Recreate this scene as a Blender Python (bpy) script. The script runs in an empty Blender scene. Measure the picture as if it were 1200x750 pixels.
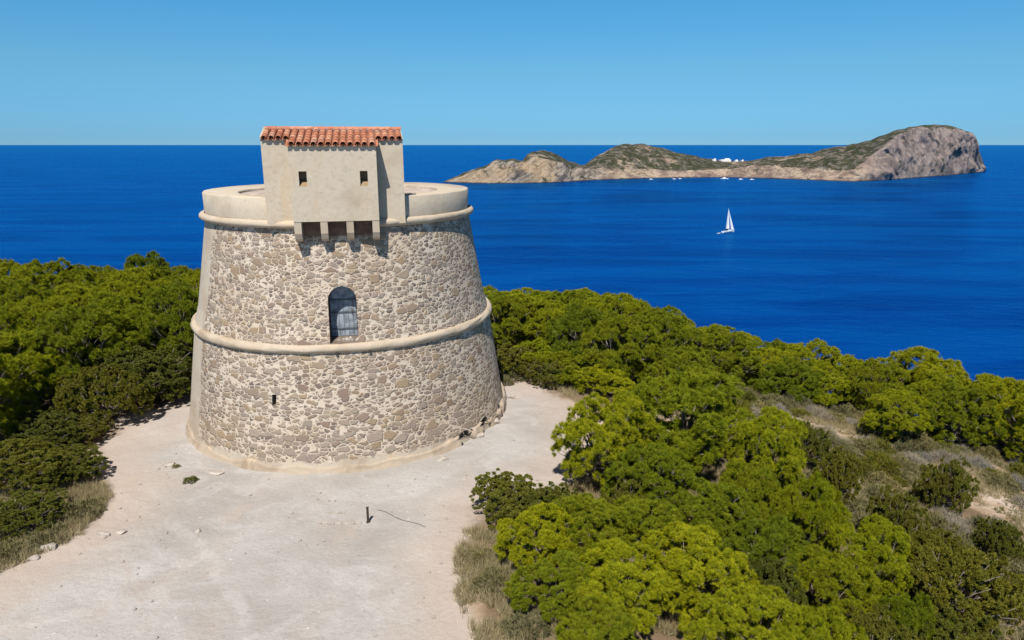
import bpy, bmesh, math, random
import numpy as np
from mathutils import Vector, Matrix
R = math.radians
sc = bpy.context.scene
COL = sc.collection

# ------------------------------------------------------------------ camera, sky, sun, exposure
CAM_H, PITCH, FPX = 12.0, R(14.4), 800.0
cam_d = bpy.data.cameras.new('camera'); cam = bpy.data.objects.new('camera', cam_d); COL.objects.link(cam)
cam.location = (0, 0, CAM_H); cam.rotation_euler = (math.pi/2 - PITCH, 0, 0)
cam_d.sensor_width = 36; cam_d.lens = 24.0; cam_d.clip_start = .1; cam_d.clip_end = 300000
sc.camera = cam
SUN_AZ, SUN_EL = R(10), R(57)
world = bpy.data.worlds.new('World'); sc.world = world; world.use_nodes = True
wn = world.node_tree; wn.nodes.clear()
sky = wn.nodes.new('ShaderNodeTexSky'); sky.sky_type = 'NISHITA'; sky.sun_disc = False
sky.sun_elevation = SUN_EL; sky.sun_rotation = math.pi + SUN_AZ
sky.altitude = 0; sky.air_density = 1.0; sky.dust_density = 0.0; sky.ozone_density = 4.0
bg = wn.nodes.new('ShaderNodeBackground'); bg.inputs[1].default_value = .0565
wo = wn.nodes.new('ShaderNodeOutputWorld')
# yellow taken out of the low sky; unseen upper sky dimmed to deepen shadows
wtc = wn.nodes.new('ShaderNodeTexCoord'); wsp = wn.nodes.new('ShaderNodeSeparateXYZ'); wrp = wn.nodes.new('ShaderNodeValToRGB'); wmx = wn.nodes.new('ShaderNodeMix')
wn.links.new(wtc.outputs['Generated'], wsp.inputs[0]); wn.links.new(wsp.outputs[2], wrp.inputs[0])
for i_, (ps_, c_) in enumerate([(0, (.345, .79, 1.50)), (.012, (.33, .785, 1.50)), (.096, (.53, 1.06, 1.36)), (.22, (.46, 1.32, 1.66)), (.55, (.48, .58, .70))]):
    el_ = wrp.color_ramp.elements[i_] if i_ < 2 else wrp.color_ramp.elements.new(ps_)
    el_.position = ps_; el_.color = (*c_, 1)
wmx.data_type = 'RGBA'; wmx.blend_type = 'MULTIPLY'; wmx.inputs[0].default_value = 1
wn.links.new(sky.outputs[0], wmx.inputs[6]); wn.links.new(wrp.outputs[0], wmx.inputs[7]); wn.links.new(wmx.outputs[2], bg.inputs[0]); wn.links.new(bg.outputs[0], wo.inputs[0])
sd = bpy.data.lights.new('sun', 'SUN'); sun = bpy.data.objects.new('sun', sd); COL.objects.link(sun)
sd.energy = 5.0; sd.angle = R(.53); sd.color = (1, .955, .88)
sdir = Vector((-math.sin(SUN_AZ)*math.cos(SUN_EL), -math.cos(SUN_AZ)*math.cos(SUN_EL), math.sin(SUN_EL)))
sun.rotation_euler = sdir.to_track_quat('Z', 'Y').to_euler(); sun.location = (-30, -60, 90)
sc.view_settings.view_transform = 'Standard'; sc.view_settings.look = 'None'
sc.view_settings.exposure = .36; sc.view_settings.gamma = 1
sc.render.engine = 'CYCLES'
sc.cycles.max_bounces = 6; sc.cycles.diffuse_bounces = 2; sc.cycles.glossy_bounces = 3; sc.cycles.transmission_bounces = 3
SEA = -60.0

# ------------------------------------------------------------------ helpers
rng = np.random.default_rng(7)
def tag(o, label=None, cat=None, group=None, kind=None):
    if label: o['label'] = label
    if cat: o['category'] = cat
    if group: o['group'] = group
    if kind: o['kind'] = kind
    return o
def link(name, me, mat=None, parent=None):
    o = bpy.data.objects.new(name, me); COL.objects.link(o)
    if mat:
        for m in (mat if isinstance(mat, (list, tuple)) else [mat]): me.materials.append(m)
    if parent: o.parent = parent
    return o
def empty(name, loc=(0, 0, 0), rz=0):
    o = bpy.data.objects.new(name, None); COL.objects.link(o); o.location = loc; o.rotation_euler = (0, 0, rz)
    o.empty_display_size = .3
    return o
def np_mesh(name, V, F, smooth=False, attrs=None):
    """V (n,3) float, F (m,k) int with constant k"""
    V = np.ascontiguousarray(V, dtype=np.float32); F = np.ascontiguousarray(F, dtype=np.int32)
    me = bpy.data.meshes.new(name); k = F.shape[1]
    me.vertices.add(len(V)); me.vertices.foreach_set('co', V.ravel())
    me.loops.add(F.size); me.loops.foreach_set('vertex_index', F.ravel())
    me.polygons.add(len(F)); me.polygons.foreach_set('loop_start', np.arange(0, F.size, k, dtype=np.int32))
    me.polygons.foreach_set('loop_total', np.full(len(F), k, dtype=np.int32))
    if smooth: me.polygons.foreach_set('use_smooth', np.ones(len(F), dtype=bool))
    me.update(calc_edges=True)
    for n, a in (attrs or {}).items():
        at = me.attributes.new(n, 'FLOAT', 'POINT'); at.data.foreach_set('value', np.ascontiguousarray(a, dtype=np.float32))
    return me
def bm_mesh(name, bm, smooth=False):
    me = bpy.data.meshes.new(name); bmesh.ops.recalc_face_normals(bm, faces=bm.faces); bm.to_mesh(me); bm.free()
    if smooth:
        for p in me.polygons: p.use_smooth = True
    return me
def add_box(bm, M, sx, sy, sz):
    """box centred on M's origin with full sizes"""
    r = bmesh.ops.create_cube(bm, size=1, matrix=M @ Matrix.Diagonal((sx, sy, sz, 1)))
    return r['verts']
def add_hull(bm, pts_a, pts_b):
    """prism between two same-length outlines"""
    a = [bm.verts.new(p) for p in pts_a]; b = [bm.verts.new(p) for p in pts_b]; n = len(a)
    bm.faces.new(a); bm.faces.new(b[::-1])
    for i in range(n): bm.faces.new((a[(i+1) % n], a[i], b[i], b[(i+1) % n]))
def tube(bm, pts, rad, n=7, cap=True):
    pts = [Vector(p) for p in pts]; rings = []
    for i, p in enumerate(pts):
        d = (pts[min(i+1, len(pts)-1)] - pts[max(i-1, 0)]).normalized()
        u = d.cross(Vector((0, 0, 1)) if abs(d.z) < .95 else Vector((1, 0, 0))).normalized(); w = d.cross(u)
        r = rad[i] if isinstance(rad, (list, tuple)) else rad
        rings.append([bm.verts.new(p + (u*math.cos(2*math.pi*k/n) + w*math.sin(2*math.pi*k/n))*r) for k in range(n)])
    for a, b in zip(rings, rings[1:]):
        for k in range(n): bm.faces.new((a[k], a[(k+1) % n], b[(k+1) % n], b[k]))
    if cap: bm.faces.new(rings[0][::-1]); bm.faces.new(rings[-1])
# value noise in numpy
_T = np.random.default_rng(3).random((256, 256)).astype(np.float64)
def vnoise(x, y):
    xi = np.floor(x).astype(int); yi = np.floor(y).astype(int); fx = x-xi; fy = y-yi
    fx = fx*fx*(3-2*fx); fy = fy*fy*(3-2*fy)
    g = lambda a, b: _T[a % 256, b % 256]
    return (g(xi, yi)*(1-fx)+g(xi+1, yi)*fx)*(1-fy)+(g(xi, yi+1)*(1-fx)+g(xi+1, yi+1)*fx)*fy
def fbm(x, y, s, o=4, seed=0):
    x = np.asarray(x, float)/s+seed*17.3; y = np.asarray(y, float)/s+seed*9.1; t = 0; a = .5
    for _ in range(o): t = t+a*(vnoise(x, y)-.5); x = x*2.03+5.2; y = y*2.03+1.7; a *= .5
    return t*2
def smooth01(t): t = np.clip(t, 0, 1); return t*t*(3-2*t)
def yk(py):   # ratio (horizontal distance Y)/(height under the camera) of a view angle
    v = (py-375)/FPX; return (math.cos(PITCH)-v*math.sin(PITCH))/(math.sin(PITCH)+v*math.cos(PITCH))

# ------------------------------------------------------------------ materials
class NT:
    def __init__(s, name):
        s.m = bpy.data.materials.new(name); s.m.use_nodes = True; s.t = s.m.node_tree; s.t.nodes.clear()
        s.out = s.n('ShaderNodeOutputMaterial')
    def n(s, t, ins=None, **kw):
        nd = s.t.nodes.new(t)
        for k, v in kw.items(): setattr(nd, k, v)
        for k, v in (ins or {}).items(): s.set(nd.inputs[k], v)
        return nd
    def set(s, sock, v):
        if isinstance(v, bpy.types.NodeSocket): s.t.links.new(v, sock)
        elif isinstance(v, bpy.types.Node): s.t.links.new(v.outputs[0], sock)
        else:
            if isinstance(v, (tuple, list)) and len(v) == 3 and sock.type == 'RGBA': v = (*v, 1)
            sock.default_value = v
    def math(s, op, a, b=0.0, c=0.0, clamp=False):
        nd = s.n('ShaderNodeMath', operation=op, use_clamp=clamp); s.set(nd.inputs[0], a); s.set(nd.inputs[1], b); s.set(nd.inputs[2], c); return nd.outputs[0]
    def mix(s, f, a, b, mode='MIX'):
        nd = s.n('ShaderNodeMix', data_type='RGBA', blend_type=mode); s.set(nd.inputs[0], f); s.set(nd.inputs[6], a); s.set(nd.inputs[7], b); return nd.outputs[2]
    def mixf(s, f, a, b):
        nd = s.n('ShaderNodeMix', data_type='FLOAT'); s.set(nd.inputs[0], f); s.set(nd.inputs[2], a); s.set(nd.inputs[3], b); return nd.outputs[0]
    def ramp(s, f, stops):
        nd = s.n('ShaderNodeValToRGB'); s.set(nd.inputs[0], f); e = nd.color_ramp.elements
        while len(e) < len(stops): e.new(.5)
        for i, (p, c) in enumerate(stops): e[i].position = p; e[i].color = (*c, 1) if len(c) == 3 else c
        return nd.outputs[0]
    def step(s, x, a, b):
        nd = s.n('ShaderNodeMapRange', interpolation_type='SMOOTHSTEP'); s.set(nd.inputs[0], x); s.set(nd.inputs[1], a); s.set(nd.inputs[2], b); return nd.outputs[0]
    def noise(s, vec, scale, detail=4, rough=.55, dist=0.0, out=0):
        nd = s.n('ShaderNodeTexNoise'); s.set(nd.inputs['Vector'], vec); s.set(nd.inputs['Scale'], scale); nd.inputs['Detail'].default_value = detail
        nd.inputs['Roughness'].default_value = rough; nd.inputs['Distortion'].default_value = dist; return nd.outputs[out]
    def voro(s, vec, scale, feature='F1', out='Distance', rand=1.0):
        nd = s.n('ShaderNodeTexVoronoi', feature=feature); s.set(nd.inputs['Vector'], vec); s.set(nd.inputs['Scale'], scale)
        nd.inputs['Randomness'].default_value = rand; return nd.outputs[out]
    def mapping(s, vec, scale=(1, 1, 1), rot=(0, 0, 0), loc=(0, 0, 0)):
        nd = s.n('ShaderNodeMapping'); s.set(nd.inputs[0], vec); nd.inputs[1].default_value = loc; nd.inputs[2].default_value = rot; nd.inputs[3].default_value = scale; return nd.outputs[0]
    def obj(s): return s.n('ShaderNodeTexCoord').outputs['Object']
    def pos(s): return s.n('ShaderNodeNewGeometry').outputs['Position']
    def attr(s, name): return s.n('ShaderNodeAttribute', attribute_name=name).outputs['Fac']
    def bump(s, h, dist=.05, strength=1.0, normal=None):
        nd = s.n('ShaderNodeBump'); s.set(nd.inputs['Height'], h); nd.inputs['Distance'].default_value = dist; nd.inputs['Strength'].default_value = strength
        if normal: s.set(nd.inputs['Normal'], normal)
        return nd.outputs[0]
    def bsdf(s, color, rough=.9, normal=None, spec=.3, **kw):
        nd = s.n('ShaderNodeBsdfPrincipled'); s.set(nd.inputs['Base Color'], color); s.set(nd.inputs['Roughness'], rough)
        nd.inputs['Specular IOR Level'].default_value = spec
        if normal: s.set(nd.inputs['Normal'], normal)
        for k, v in kw.items(): s.set(nd.inputs[k.replace('_', ' ')], v)
        s.t.links.new(nd.outputs[0], s.out.inputs[0]); return nd
MAT = {}
def simple(name, color, rough=.7, var=.12, scale=6, metal=0.0, spec=.3, bumpd=.01):
    t = NT(name); p = t.obj(); n = t.noise(p, scale, 5)
    c = t.mix(t.step(n, .3, .7), tuple(v*(1-var) for v in color), tuple(min(1, v*(1+var)) for v in color))
    t.bsdf(c, rough, t.bump(t.noise(p, scale*4, 4), bumpd, .6), spec, Metallic=metal); MAT[name] = t.m; return t.m

def plaster_color(t, p, light=(.50, .425, .33), dark=(.39, .315, .225)):
    n1 = t.noise(p, .55, 6, .6, .4); n2 = t.noise(t.mapping(p, (1.6, 1.6, .35)), 1.1, 6, .65); n3 = t.noise(p, 7, 5)
    c = t.mix(t.step(n1, .42, .72), light, dark)
    c = t.mix(t.math('MULTIPLY', t.step(n2, .52, .70), .75), c, (.50, .385, .26))
    c = t.mix(t.math('MULTIPLY', t.step(n3, .52, .66), .4), c, (.36, .31, .25))
    c = t.mix(t.math('MULTIPLY', t.step(t.noise(p, 1.9, 5, .7, .6), .60, .72), .4), c, (.56, .505, .44))
    return c
def mk_plaster(name, **kw):
    t = NT(name); p = t.pos(); c = plaster_color(t, p, **kw)
    h = t.math('ADD', t.noise(p, 3, 5), t.math('MULTIPLY', t.noise(p, 22, 4), .3))
    t.bsdf(c, .92, t.bump(h, .025, .6), .15); MAT[name] = t.m
mk_plaster('plaster')
mk_plaster('render_old', light=(.45, .37, .28), dark=(.33, .255, .175))

def mk_masonry():
    t = NT('rubble_masonry'); uv = t.n('ShaderNodeUVMap').outputs[0]; p = t.pos()
    wob = t.n('ShaderNodeVectorMath', operation='SCALE'); t.set(wob.inputs[0], t.noise(uv, 2.6, 3, .5, 0, 1)); wob.inputs['Scale'].default_value = .16
    uvw = t.n('ShaderNodeVectorMath', operation='ADD'); t.set(uvw.inputs[0], uv); t.set(uvw.inputs[1], wob.outputs[0]); uvw = uvw.outputs[0]
    small = t.mapping(uvw, (4.3, 7.0, 1)); med = t.mapping(uvw, (3.2, 5.1, 1), (0, 0, .06), (3.3, 1.7, 0)); big = t.mapping(uvw, (2.35, 3.7, 1), (0, 0, -.05))
    eS = t.voro(small, 1, 'DISTANCE_TO_EDGE', 'Distance', .74); eM = t.voro(med, 1, 'DISTANCE_TO_EDGE', 'Distance', .72); eB = t.voro(big, 1, 'DISTANCE_TO_EDGE', 'Distance', .72)
    cS = t.voro(small, 1, 'F1', 'Color', .74); cM = t.voro(med, 1, 'F1', 'Color', .72); cB = t.voro(big, 1, 'F1', 'Color', .72)
    low = t.step(t.n('ShaderNodeSeparateXYZ', {0: uv}).outputs[1], 2.6, .6)
    rB = t.n('ShaderNodeSeparateColor', {0: cB}).outputs[0]; rM = t.n('ShaderNodeSeparateColor', {0: cM}).outputs[0]
    selB = t.math('GREATER_THAN', t.math('ADD', rB, t.math('MULTIPLY', low, .25)), .90); selM = t.math('GREATER_THAN', t.math('ADD', rM, t.math('MULTIPLY', low, .2)), .66)
    edge = t.mixf(selM, t.math('MULTIPLY', eS, .22), t.math('MULTIPLY', eM, .32)); edge = t.mixf(selB, edge, t.math('MULTIPLY', eB, .5))
    cell = t.mix(selB, t.mix(selM, cS, cM), cB)
    rgb = t.n('ShaderNodeSeparateColor', {0: cell}); r1, r2, r3 = rgb.outputs
    thr = t.math('ADD', t.math('MULTIPLY', t.math('POWER', r3, 3.0), .030), t.math('ADD', -.014, t.math('MULTIPLY', t.noise(uv, 10, 5, .65), .040)))
    # some stones lie fully behind mortar
    mort_patch = t.step(t.noise(uv, .9, 5, .65, .3), .50, .70)
    thr = t.math('ADD', thr, t.math('MULTIPLY', mort_patch, .014))
    stone = t.step(t.math('SUBTRACT', edge, thr), -.006, .014)
    sc_ = t.ramp(r1, [(0, (.115, .09, .085)), (.10, (.17, .135, .125)), (.22, (.25, .195, .165)), (.34, (.31, .245, .195)), (.5, (.37, .305, .245)), (.68, (.42, .355, .285)), (.80, (.36, .30, .265)), (.90, (.44, .36, .27)), (.95, (.40, .29, .17)), (1, (.27, .185, .15))])
    sc_ = t.mix(.28, sc_, t.mix(r2, (.20, .165, .155), (.44, .375, .305)))
    sc_ = t.mix(t.math('MULTIPLY', t.step(t.noise(uv, .6, 4), .52, .66), .5), sc_, (.26, .20, .19))
    sc_ = t.mix(t.math('MULTIPLY', t.step(t.noise(uv, 15, 6, .75), .42, .70), .5), sc_, (.15, .12, .105))
    sc_ = t.mix(t.math('MULTIPLY', t.step(t.noise(p, .35, 4, .6), .45, .7), .35), sc_, (.38, .27, .15))
    mc = t.mix(t.step(t.noise(p, .5, 5, .6), .4, .7), (.54, .46, .37), (.50, .405, .305))
    mc = t.mix(t.math('MULTIPLY', t.step(t.noise(uv, 18, 4, .7), .5, .75), .5), mc, (.31, .255, .20))
    sc_ = t.mix(1.0, sc_, (.80, .765, .73), 'MULTIPLY')
    col = t.mix(t.math('MULTIPLY', stone, .95), mc, sc_)
    # plastered repair strip down the left flank, uneven edge
    sx = t.n('ShaderNodeSeparateXYZ', {0: uv})
    u = t.math('ADD', sx.outputs[0], t.math('MULTIPLY', t.math('SUBTRACT', t.noise(uv, 1.3, 5, .7), .5), .9))
    strip = t.math('MULTIPLY', t.step(u, -6.55, -6.75), t.step(u, -12.2, -12.0))
    vv = t.math('ADD', sx.outputs[1], t.math('MULTIPLY', t.math('SUBTRACT', t.noise(uv, .8, 5, .7), .5), .9))
    foot = t.step(vv, .48, .34)
    pl = t.math('MAXIMUM', strip, foot)
    col = t.mix(pl, col, plaster_color(t, p, light=(.47, .405, .325), dark=(.37, .295, .22)))
    relief = t.math('MULTIPLY', t.math('SUBTRACT', 1.0, pl), t.math('MULTIPLY', t.step(t.math('SUBTRACT', edge, thr), -.008, .05), t.math('ADD', .5, r2)))
    h = t.math('ADD', relief, t.math('MULTIPLY', t.noise(uv, 16, 6, .7), .7))
    t.bsdf(col, .93, t.bump(h, .028, .8), .15); MAT['masonry'] = t.m
mk_masonry()

def mk_tiles():
    t = NT('terracotta'); g = t.n('ShaderNodeNewGeometry'); r = g.outputs['Random Per Island']; p = g.outputs['Position']
    c = t.ramp(r, [(0, (.36, .13, .07)), (.35, (.44, .175, .10)), (.7, (.50, .22, .13)), (.92, (.54, .29, .19)), (1, (.34, .18, .13))])
    c = t.mix(t.math('MULTIPLY', t.step(t.noise(p, 6, 5, .7), .5, .72), .4), c, (.50, .34, .22))
    t.bsdf(c, .85, t.bump(t.noise(p, 30, 4), .01, .5), .2); MAT['tiles'] = t.m
mk_tiles()
simple('dark_metal_door', (.24, .27, .31), .6, .45, 4, 0)
simple('door_frame', (.09, .10, .11), .6, .2, 3)
simple('rusty_iron', (.055, .038, .03), .8, .3, 8, .2)
simple('bark', (.20, .17, .145), .95, .3, 5, bumpd=.03)
simple('dead_wood', (.34, .30, .27), .95, .25, 6)
simple('white_gelcoat', (.80, .80, .78), .35, .03, .2, spec=.5)
simple('sailcloth', (.82, .82, .80), .8, .03, .1)
simple('dark_trim', (.03, .035, .05), .5, .2, 1)
simple('whitewash', (.80, .78, .74), .9, .05, .05)
simple('window_dark', (.04, .05, .06), .3, .1, .5)
simple('roof_flat', (.62, .58, .52), .9, .1, .1)
simple('canvas', (.55, .57, .60), .8, .05, 1)
simple('pale_stone', (.38, .33, .285), .92, .25, 4, bumpd=.03)
simple('earth_wall', (.42, .345, .28), .95, .25, 2, bumpd=.04)
simple('drain_dark', (.05, .04, .035), .9, .2, 4)

def mk_leaf(name, a, b, c_old, trans=.25):
    t = NT(name); tint = t.attr('tint'); oi = t.n('ShaderNodeObjectInfo').outputs['Random']
    col = t.mix(tint, a, b)
    col = t.mix(t.math('MULTIPLY', t.step(tint, .90, .97), .8), col, c_old)
    col = t.mix(1.0, col, t.ramp(oi, [(0, (.72, .80, .9)), (.25, (.88, .93, .95)), (.6, (1, 1, 1)), (1, (1.12, 1.07, .88))]), 'MULTIPLY')
    d = t.n('ShaderNodeBsdfPrincipled', {'Base Color': col, 'Roughness': .65}); d.inputs['Specular IOR Level'].default_value = .18
    tr = t.n('ShaderNodeBsdfTranslucent', {0: col}); m = t.n('ShaderNodeMixShader', {0: trans, 1: d.outputs[0], 2: tr.outputs[0]})
    t.t.links.new(m.outputs[0], t.out.inputs[0]); MAT[name] = t.m
mk_leaf('pine_needles', (.110, .140, .003), (.345, .34, .006), (.24, .16, .04), .05)
mk_leaf('pine_needles_deep', (.085, .115, .004), (.25, .265, .007), (.22, .14, .04), .10)  # deeper green needles; in gaps between crowns this colour stands in for shade
mk_leaf('juniper_leaves', (.085, .095, .012), (.19, .18, .022), (.20, .12, .04), .15)
mk_leaf('scrub_leaves', (.12, .115, .045), (.25, .215, .095), (.34, .27, .15), .15)
mk_leaf('dry_stems', (.32, .25, .125), (.48, .39, .22), (.24, .18, .11), .2)
mk_leaf('grey_twigs', (.22, .19, .15), (.36, .32, .26), (.2, .15, .1), .1)

# ------------------------------------------------------------------ terrain
CLEAR = [(-16.5, -20), (-15.6, 12), (-15.2, 17.0), (-13.9, 19.2), (-14.2, 21.6), (-15.6, 23.0), (-16.8, 25.5), (-17.8, 29.2), (-16.2, 31.5), (-15.3, 35), (-12, 39), (-7.6, 40.2),
         (-3, 38.5), (-.6, 35.5), (.9, 33.8), (2.6, 32.0), (3.2, 30.2), (3.4, 26), (2.6, 23), (1.0, 21.6), (-.9, 20.6), (-1.3, 18.5), (-1.1, 16.2), (-.2, 14), (1.5, 8), (2.5, -20)]
def clear_sd(x, y):
    """signed distance to the clearing outline, positive inside"""
    x = np.asarray(x, float); y = np.asarray(y, float); d = np.full(x.shape, 1e9); ins = np.zeros(x.shape, bool)
    n = len(CLEAR)
    for i in range(n):
        (x0, y0), (x1, y1) = CLEAR[i], CLEAR[(i+1) % n]
        ex, ey = x1-x0, y1-y0; t = np.clip(((x-x0)*ex+(y-y0)*ey)/(ex*ex+ey*ey), 0, 1)
        d = np.minimum(d, np.hypot(x-x0-t*ex, y-y0-t*ey))
        c = ((y0 > y) != (y1 > y)) & (x < (x1-x0)*(y-y0)/((y1-y0) or 1e-9)+x0); ins ^= c
    return np.where(ins, d, -d)
def sp(t, w): return w*np.log1p(np.exp(np.clip(t/w, -40, 40)))
def ground(x, y):
    x = np.asarray(x, float); y = np.asarray(y, float)
    z = -.19*sp(x-4.0, 1.2) - .12*sp(y-36, 2.0)*smooth01((x+16)/14)
    z = z - .05*sp(-x-23, 2)
    e = sp(y-(57-.42*np.clip(x, 0, 60)), 3.0); z = z - .62*e
    z = z - .55*sp(x-46, 3) - .5*sp(-x-52, 3)
    sd_ = clear_sd(x, y); out = smooth01(-sd_/2.5)
    z = z + fbm(x, y, 9, 5, 1)*.55*(.12+.88*out) + fbm(x, y, 1.6, 4, 2)*(.045+.12*out)
    return np.maximum(z, SEA-6)
def gz(x, y): return float(ground(np.array([x]), np.array([y]))[0])
def spaced(a, b, c, d, fine, coarse):
    """coordinates coarse on [a,b], fine on [b,c], coarse on [c,d]"""
    return np.concatenate([np.linspace(a, b, max(2, int((b-a)/coarse)), endpoint=False), np.arange(b, c, fine), np.linspace(c, d, max(2, int((d-c)/coarse)))])
gx = spaced(-260, -40, 40, 300, .22, 4.0); gy = spaced(-60, 8, 56, 190, .22, 3.0)
GX, GY = np.meshgrid(gx, gy); GZ = ground(GX, GY); nx, ny = len(gx), len(gy)
idx = np.arange(nx*ny).reshape(ny, nx)
F = np.stack([idx[:-1, :-1], idx[:-1, 1:], idx[1:, 1:], idx[1:, :-1]], -1).reshape(-1, 4)
me = np_mesh('ground', np.stack([GX, GY, GZ], -1).reshape(-1, 3), F, True, {'clear': clear_sd(GX, GY).ravel()})
t = NT('ground_soil'); p = t.pos(); cl = t.attr('clear')
edge = t.math('ADD', cl, t.math('MULTIPLY', t.math('SUBTRACT', t.noise(p, .55, 6, .65), .5), 3.2))
m_in = t.step(edge, -.5, .5)
chalk = t.mix(t.step(t.noise(p, .16, 6, .6, .6), .38, .64), (.405, .378, .352), (.325, .295, .268))
chalk = t.mix(t.math('MULTIPLY', t.step(t.noise(t.mapping(p, (.7, 1.1, 1), (0, 0, .5)), .55, 7, .66, 1.2), .45, .70), .6), chalk, (.48, .452, .428))
chalk = t.mix(t.math('MULTIPLY', t.step(t.noise(t.mapping(p, (1.0, .7, 1), (0, 0, -.5)), .4, 7, .68, .7), .50, .72), .7), chalk, (.40, .325, .27))
chalk = t.mix(t.math('MULTIPLY', t.step(t.noise(p, 1.7, 7, .78), .51, .66), .6), chalk, (.36, .325, .30))
chalk = t.mix(t.math('MULTIPLY', t.step(t.noise(p, 11, 5, .8), .48, .68), .45), chalk, (.28, .25, .225))
chalk = t.mix(t.math('MULTIPLY', t.step(t.voro(p, 3.2, 'F1', 'Distance'), .13, .06), t.math('MULTIPLY', t.step(t.noise(p, .8, 3), .5, .62), .6)), chalk, (.66, .63, .60))
chalk = t.mix(t.math('MULTIPLY', t.step(t.voro(p, 9, 'F1', 'Distance'), .16, .08), t.step(t.noise(p, 1.1, 4), .52, .6)), chalk, (.25, .22, .19))
# old tyre arcs, paler compacted dust
dx_ = t.n('ShaderNodeVectorMath', operation='DISTANCE'); t.set(dx_.inputs[0], p); dx_.inputs[1].default_value = (-24, 4, 0)
rr_ = t.math('ADD', dx_.outputs['Value'], t.math('MULTIPLY', t.noise(p, .25, 3), 1.6))
for rc_ in (14.2, 15.9, 19.6, 21.3):
    bd_ = t.step(t.math('ABSOLUTE', t.math('SUBTRACT', rr_, rc_)), .34, .12)
    chalk = t.mix(t.math('MULTIPLY', t.math('MULTIPLY', bd_, t.step(t.noise(p, .9, 5, .7), .42, .62)), .32), chalk, (.52, .49, .465))
# iron-tinted margin of the clearing
chalk = t.mix(t.math('MULTIPLY', t.step(t.math('ADD', cl, t.math('MULTIPLY', t.noise(p, .5, 5), 2.5)), 4.6, 1.6), .55), chalk, (.42, .325, .255))
soil = t.mix(t.step(t.noise(p, .7, 6, .65), .4, .64), (.34, .245, .165), (.46, .355, .275))
soil = t.mix(t.math('MULTIPLY', t.step(t.noise(p, 3.1, 6, .75), .5, .66), .7), soil, (.16, .125, .075))
soil = t.mix(t.math('MULTIPLY', t.step(t.noise(p, .35, 5, .6), .5, .62), .6), soil, (.52, .43, .37))
soil = t.mix(t.math('MULTIPLY', t.step(t.voro(p, 5, 'F1', 'Distance'), .2, .1), .5), soil, (.50, .45, .40))
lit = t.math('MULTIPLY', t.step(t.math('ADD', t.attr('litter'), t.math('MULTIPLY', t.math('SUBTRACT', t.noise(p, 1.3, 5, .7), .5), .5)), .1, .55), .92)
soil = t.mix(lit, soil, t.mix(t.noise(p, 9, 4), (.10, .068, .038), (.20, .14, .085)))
col = t.mix(m_in, soil, chalk)
h = t.math('ADD', t.math('MULTIPLY', t.noise(p, 1.2, 6, .6), 1.0), t.math('ADD', t.math('MULTIPLY', t.noise(p, 7, 6, .7), .45), t.math('MULTIPLY', t.noise(p, 26, 4, .7), .12)))
t.bsdf(col, .95, t.bump(h, .10, .7), .1)
go = link('ground', me, t.m); tag(go, 'pale chalky clearing and brown hillside dropping to the sea', None, None, 'structure')

# ------------------------------------------------------------------ sea
def grid_sheet(name, xs, ys, z):
    X, Y = np.meshgrid(xs, ys); i = np.arange(X.size).reshape(X.shape)
    return np_mesh(name, np.stack([X, Y, np.full(X.shape, z)], -1).reshape(-1, 3), np.stack([i[:-1, :-1], i[:-1, 1:], i[1:, 1:], i[1:, :-1]], -1).reshape(-1, 4))
me = grid_sheet('sea', np.array([-150000, -20000, -3000, 0, 3000, 20000, 150000.]), np.array([-20000, -1000, 0, 1500, 6000, 30000, 180000.]), SEA)
t = NT('sea_water'); p = t.pos()
big = t.noise(t.mapping(p, (1, 2.6, 1), (0, 0, .12)), .0022, 6, .6, .8)
mid = t.noise(t.mapping(p, (.5, 2.2, 1), (0, 0, -.06)), .012, 5, .6, .5)
body = t.mix(t.step(big, .38, .66), (.0, .011, .128), (.0, .027, .178))
body = t.mix(t.math('MULTIPLY', t.step(mid, .42, .62), .55), body, (.0, .052, .24))
rgh = t.mixf(t.step(big, .35, .7), .16, .34)
w1 = t.noise(t.mapping(p, (.7, 1.5, 1), (0, 0, .25)), .16, 5, .62, .3)
w2 = t.noise(t.mapping(p, (1, 1.8, 1), (0, 0, -.15)), .9, 4, .6)
w3 = t.noise(t.mapping(p, (.6, 1.4, 1), (0, 0, .1)), .035, 4, .55)
hh = t.math('ADD', t.math('MULTIPLY', w1, 1.6), t.math('ADD', t.math('MULTIPLY', w2, .35), t.math('MULTIPLY', w3, 2.5)))
bn = t.bump(hh, 1.0, .45)
df = t.n('ShaderNodeBsdfDiffuse', {'Color': body}); gl = t.n('ShaderNodeBsdfGlossy', {'Color': (.08, .60, .97), 'Roughness': rgh}); t.set(gl.inputs['Normal'], bn)
fr = t.n('ShaderNodeFresnel', {'IOR': 1.33}); t.set(fr.inputs['Normal'], bn)
mx = t.n('ShaderNodeMixShader', {0: t.math('MULTIPLY', fr.outputs[0], .62), 1: df.outputs[0], 2: gl.outputs[0]}); t.t.links.new(mx.outputs[0], t.out.inputs[0])
tag(link('sea', me, t.m), None, None, None, 'structure')

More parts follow.
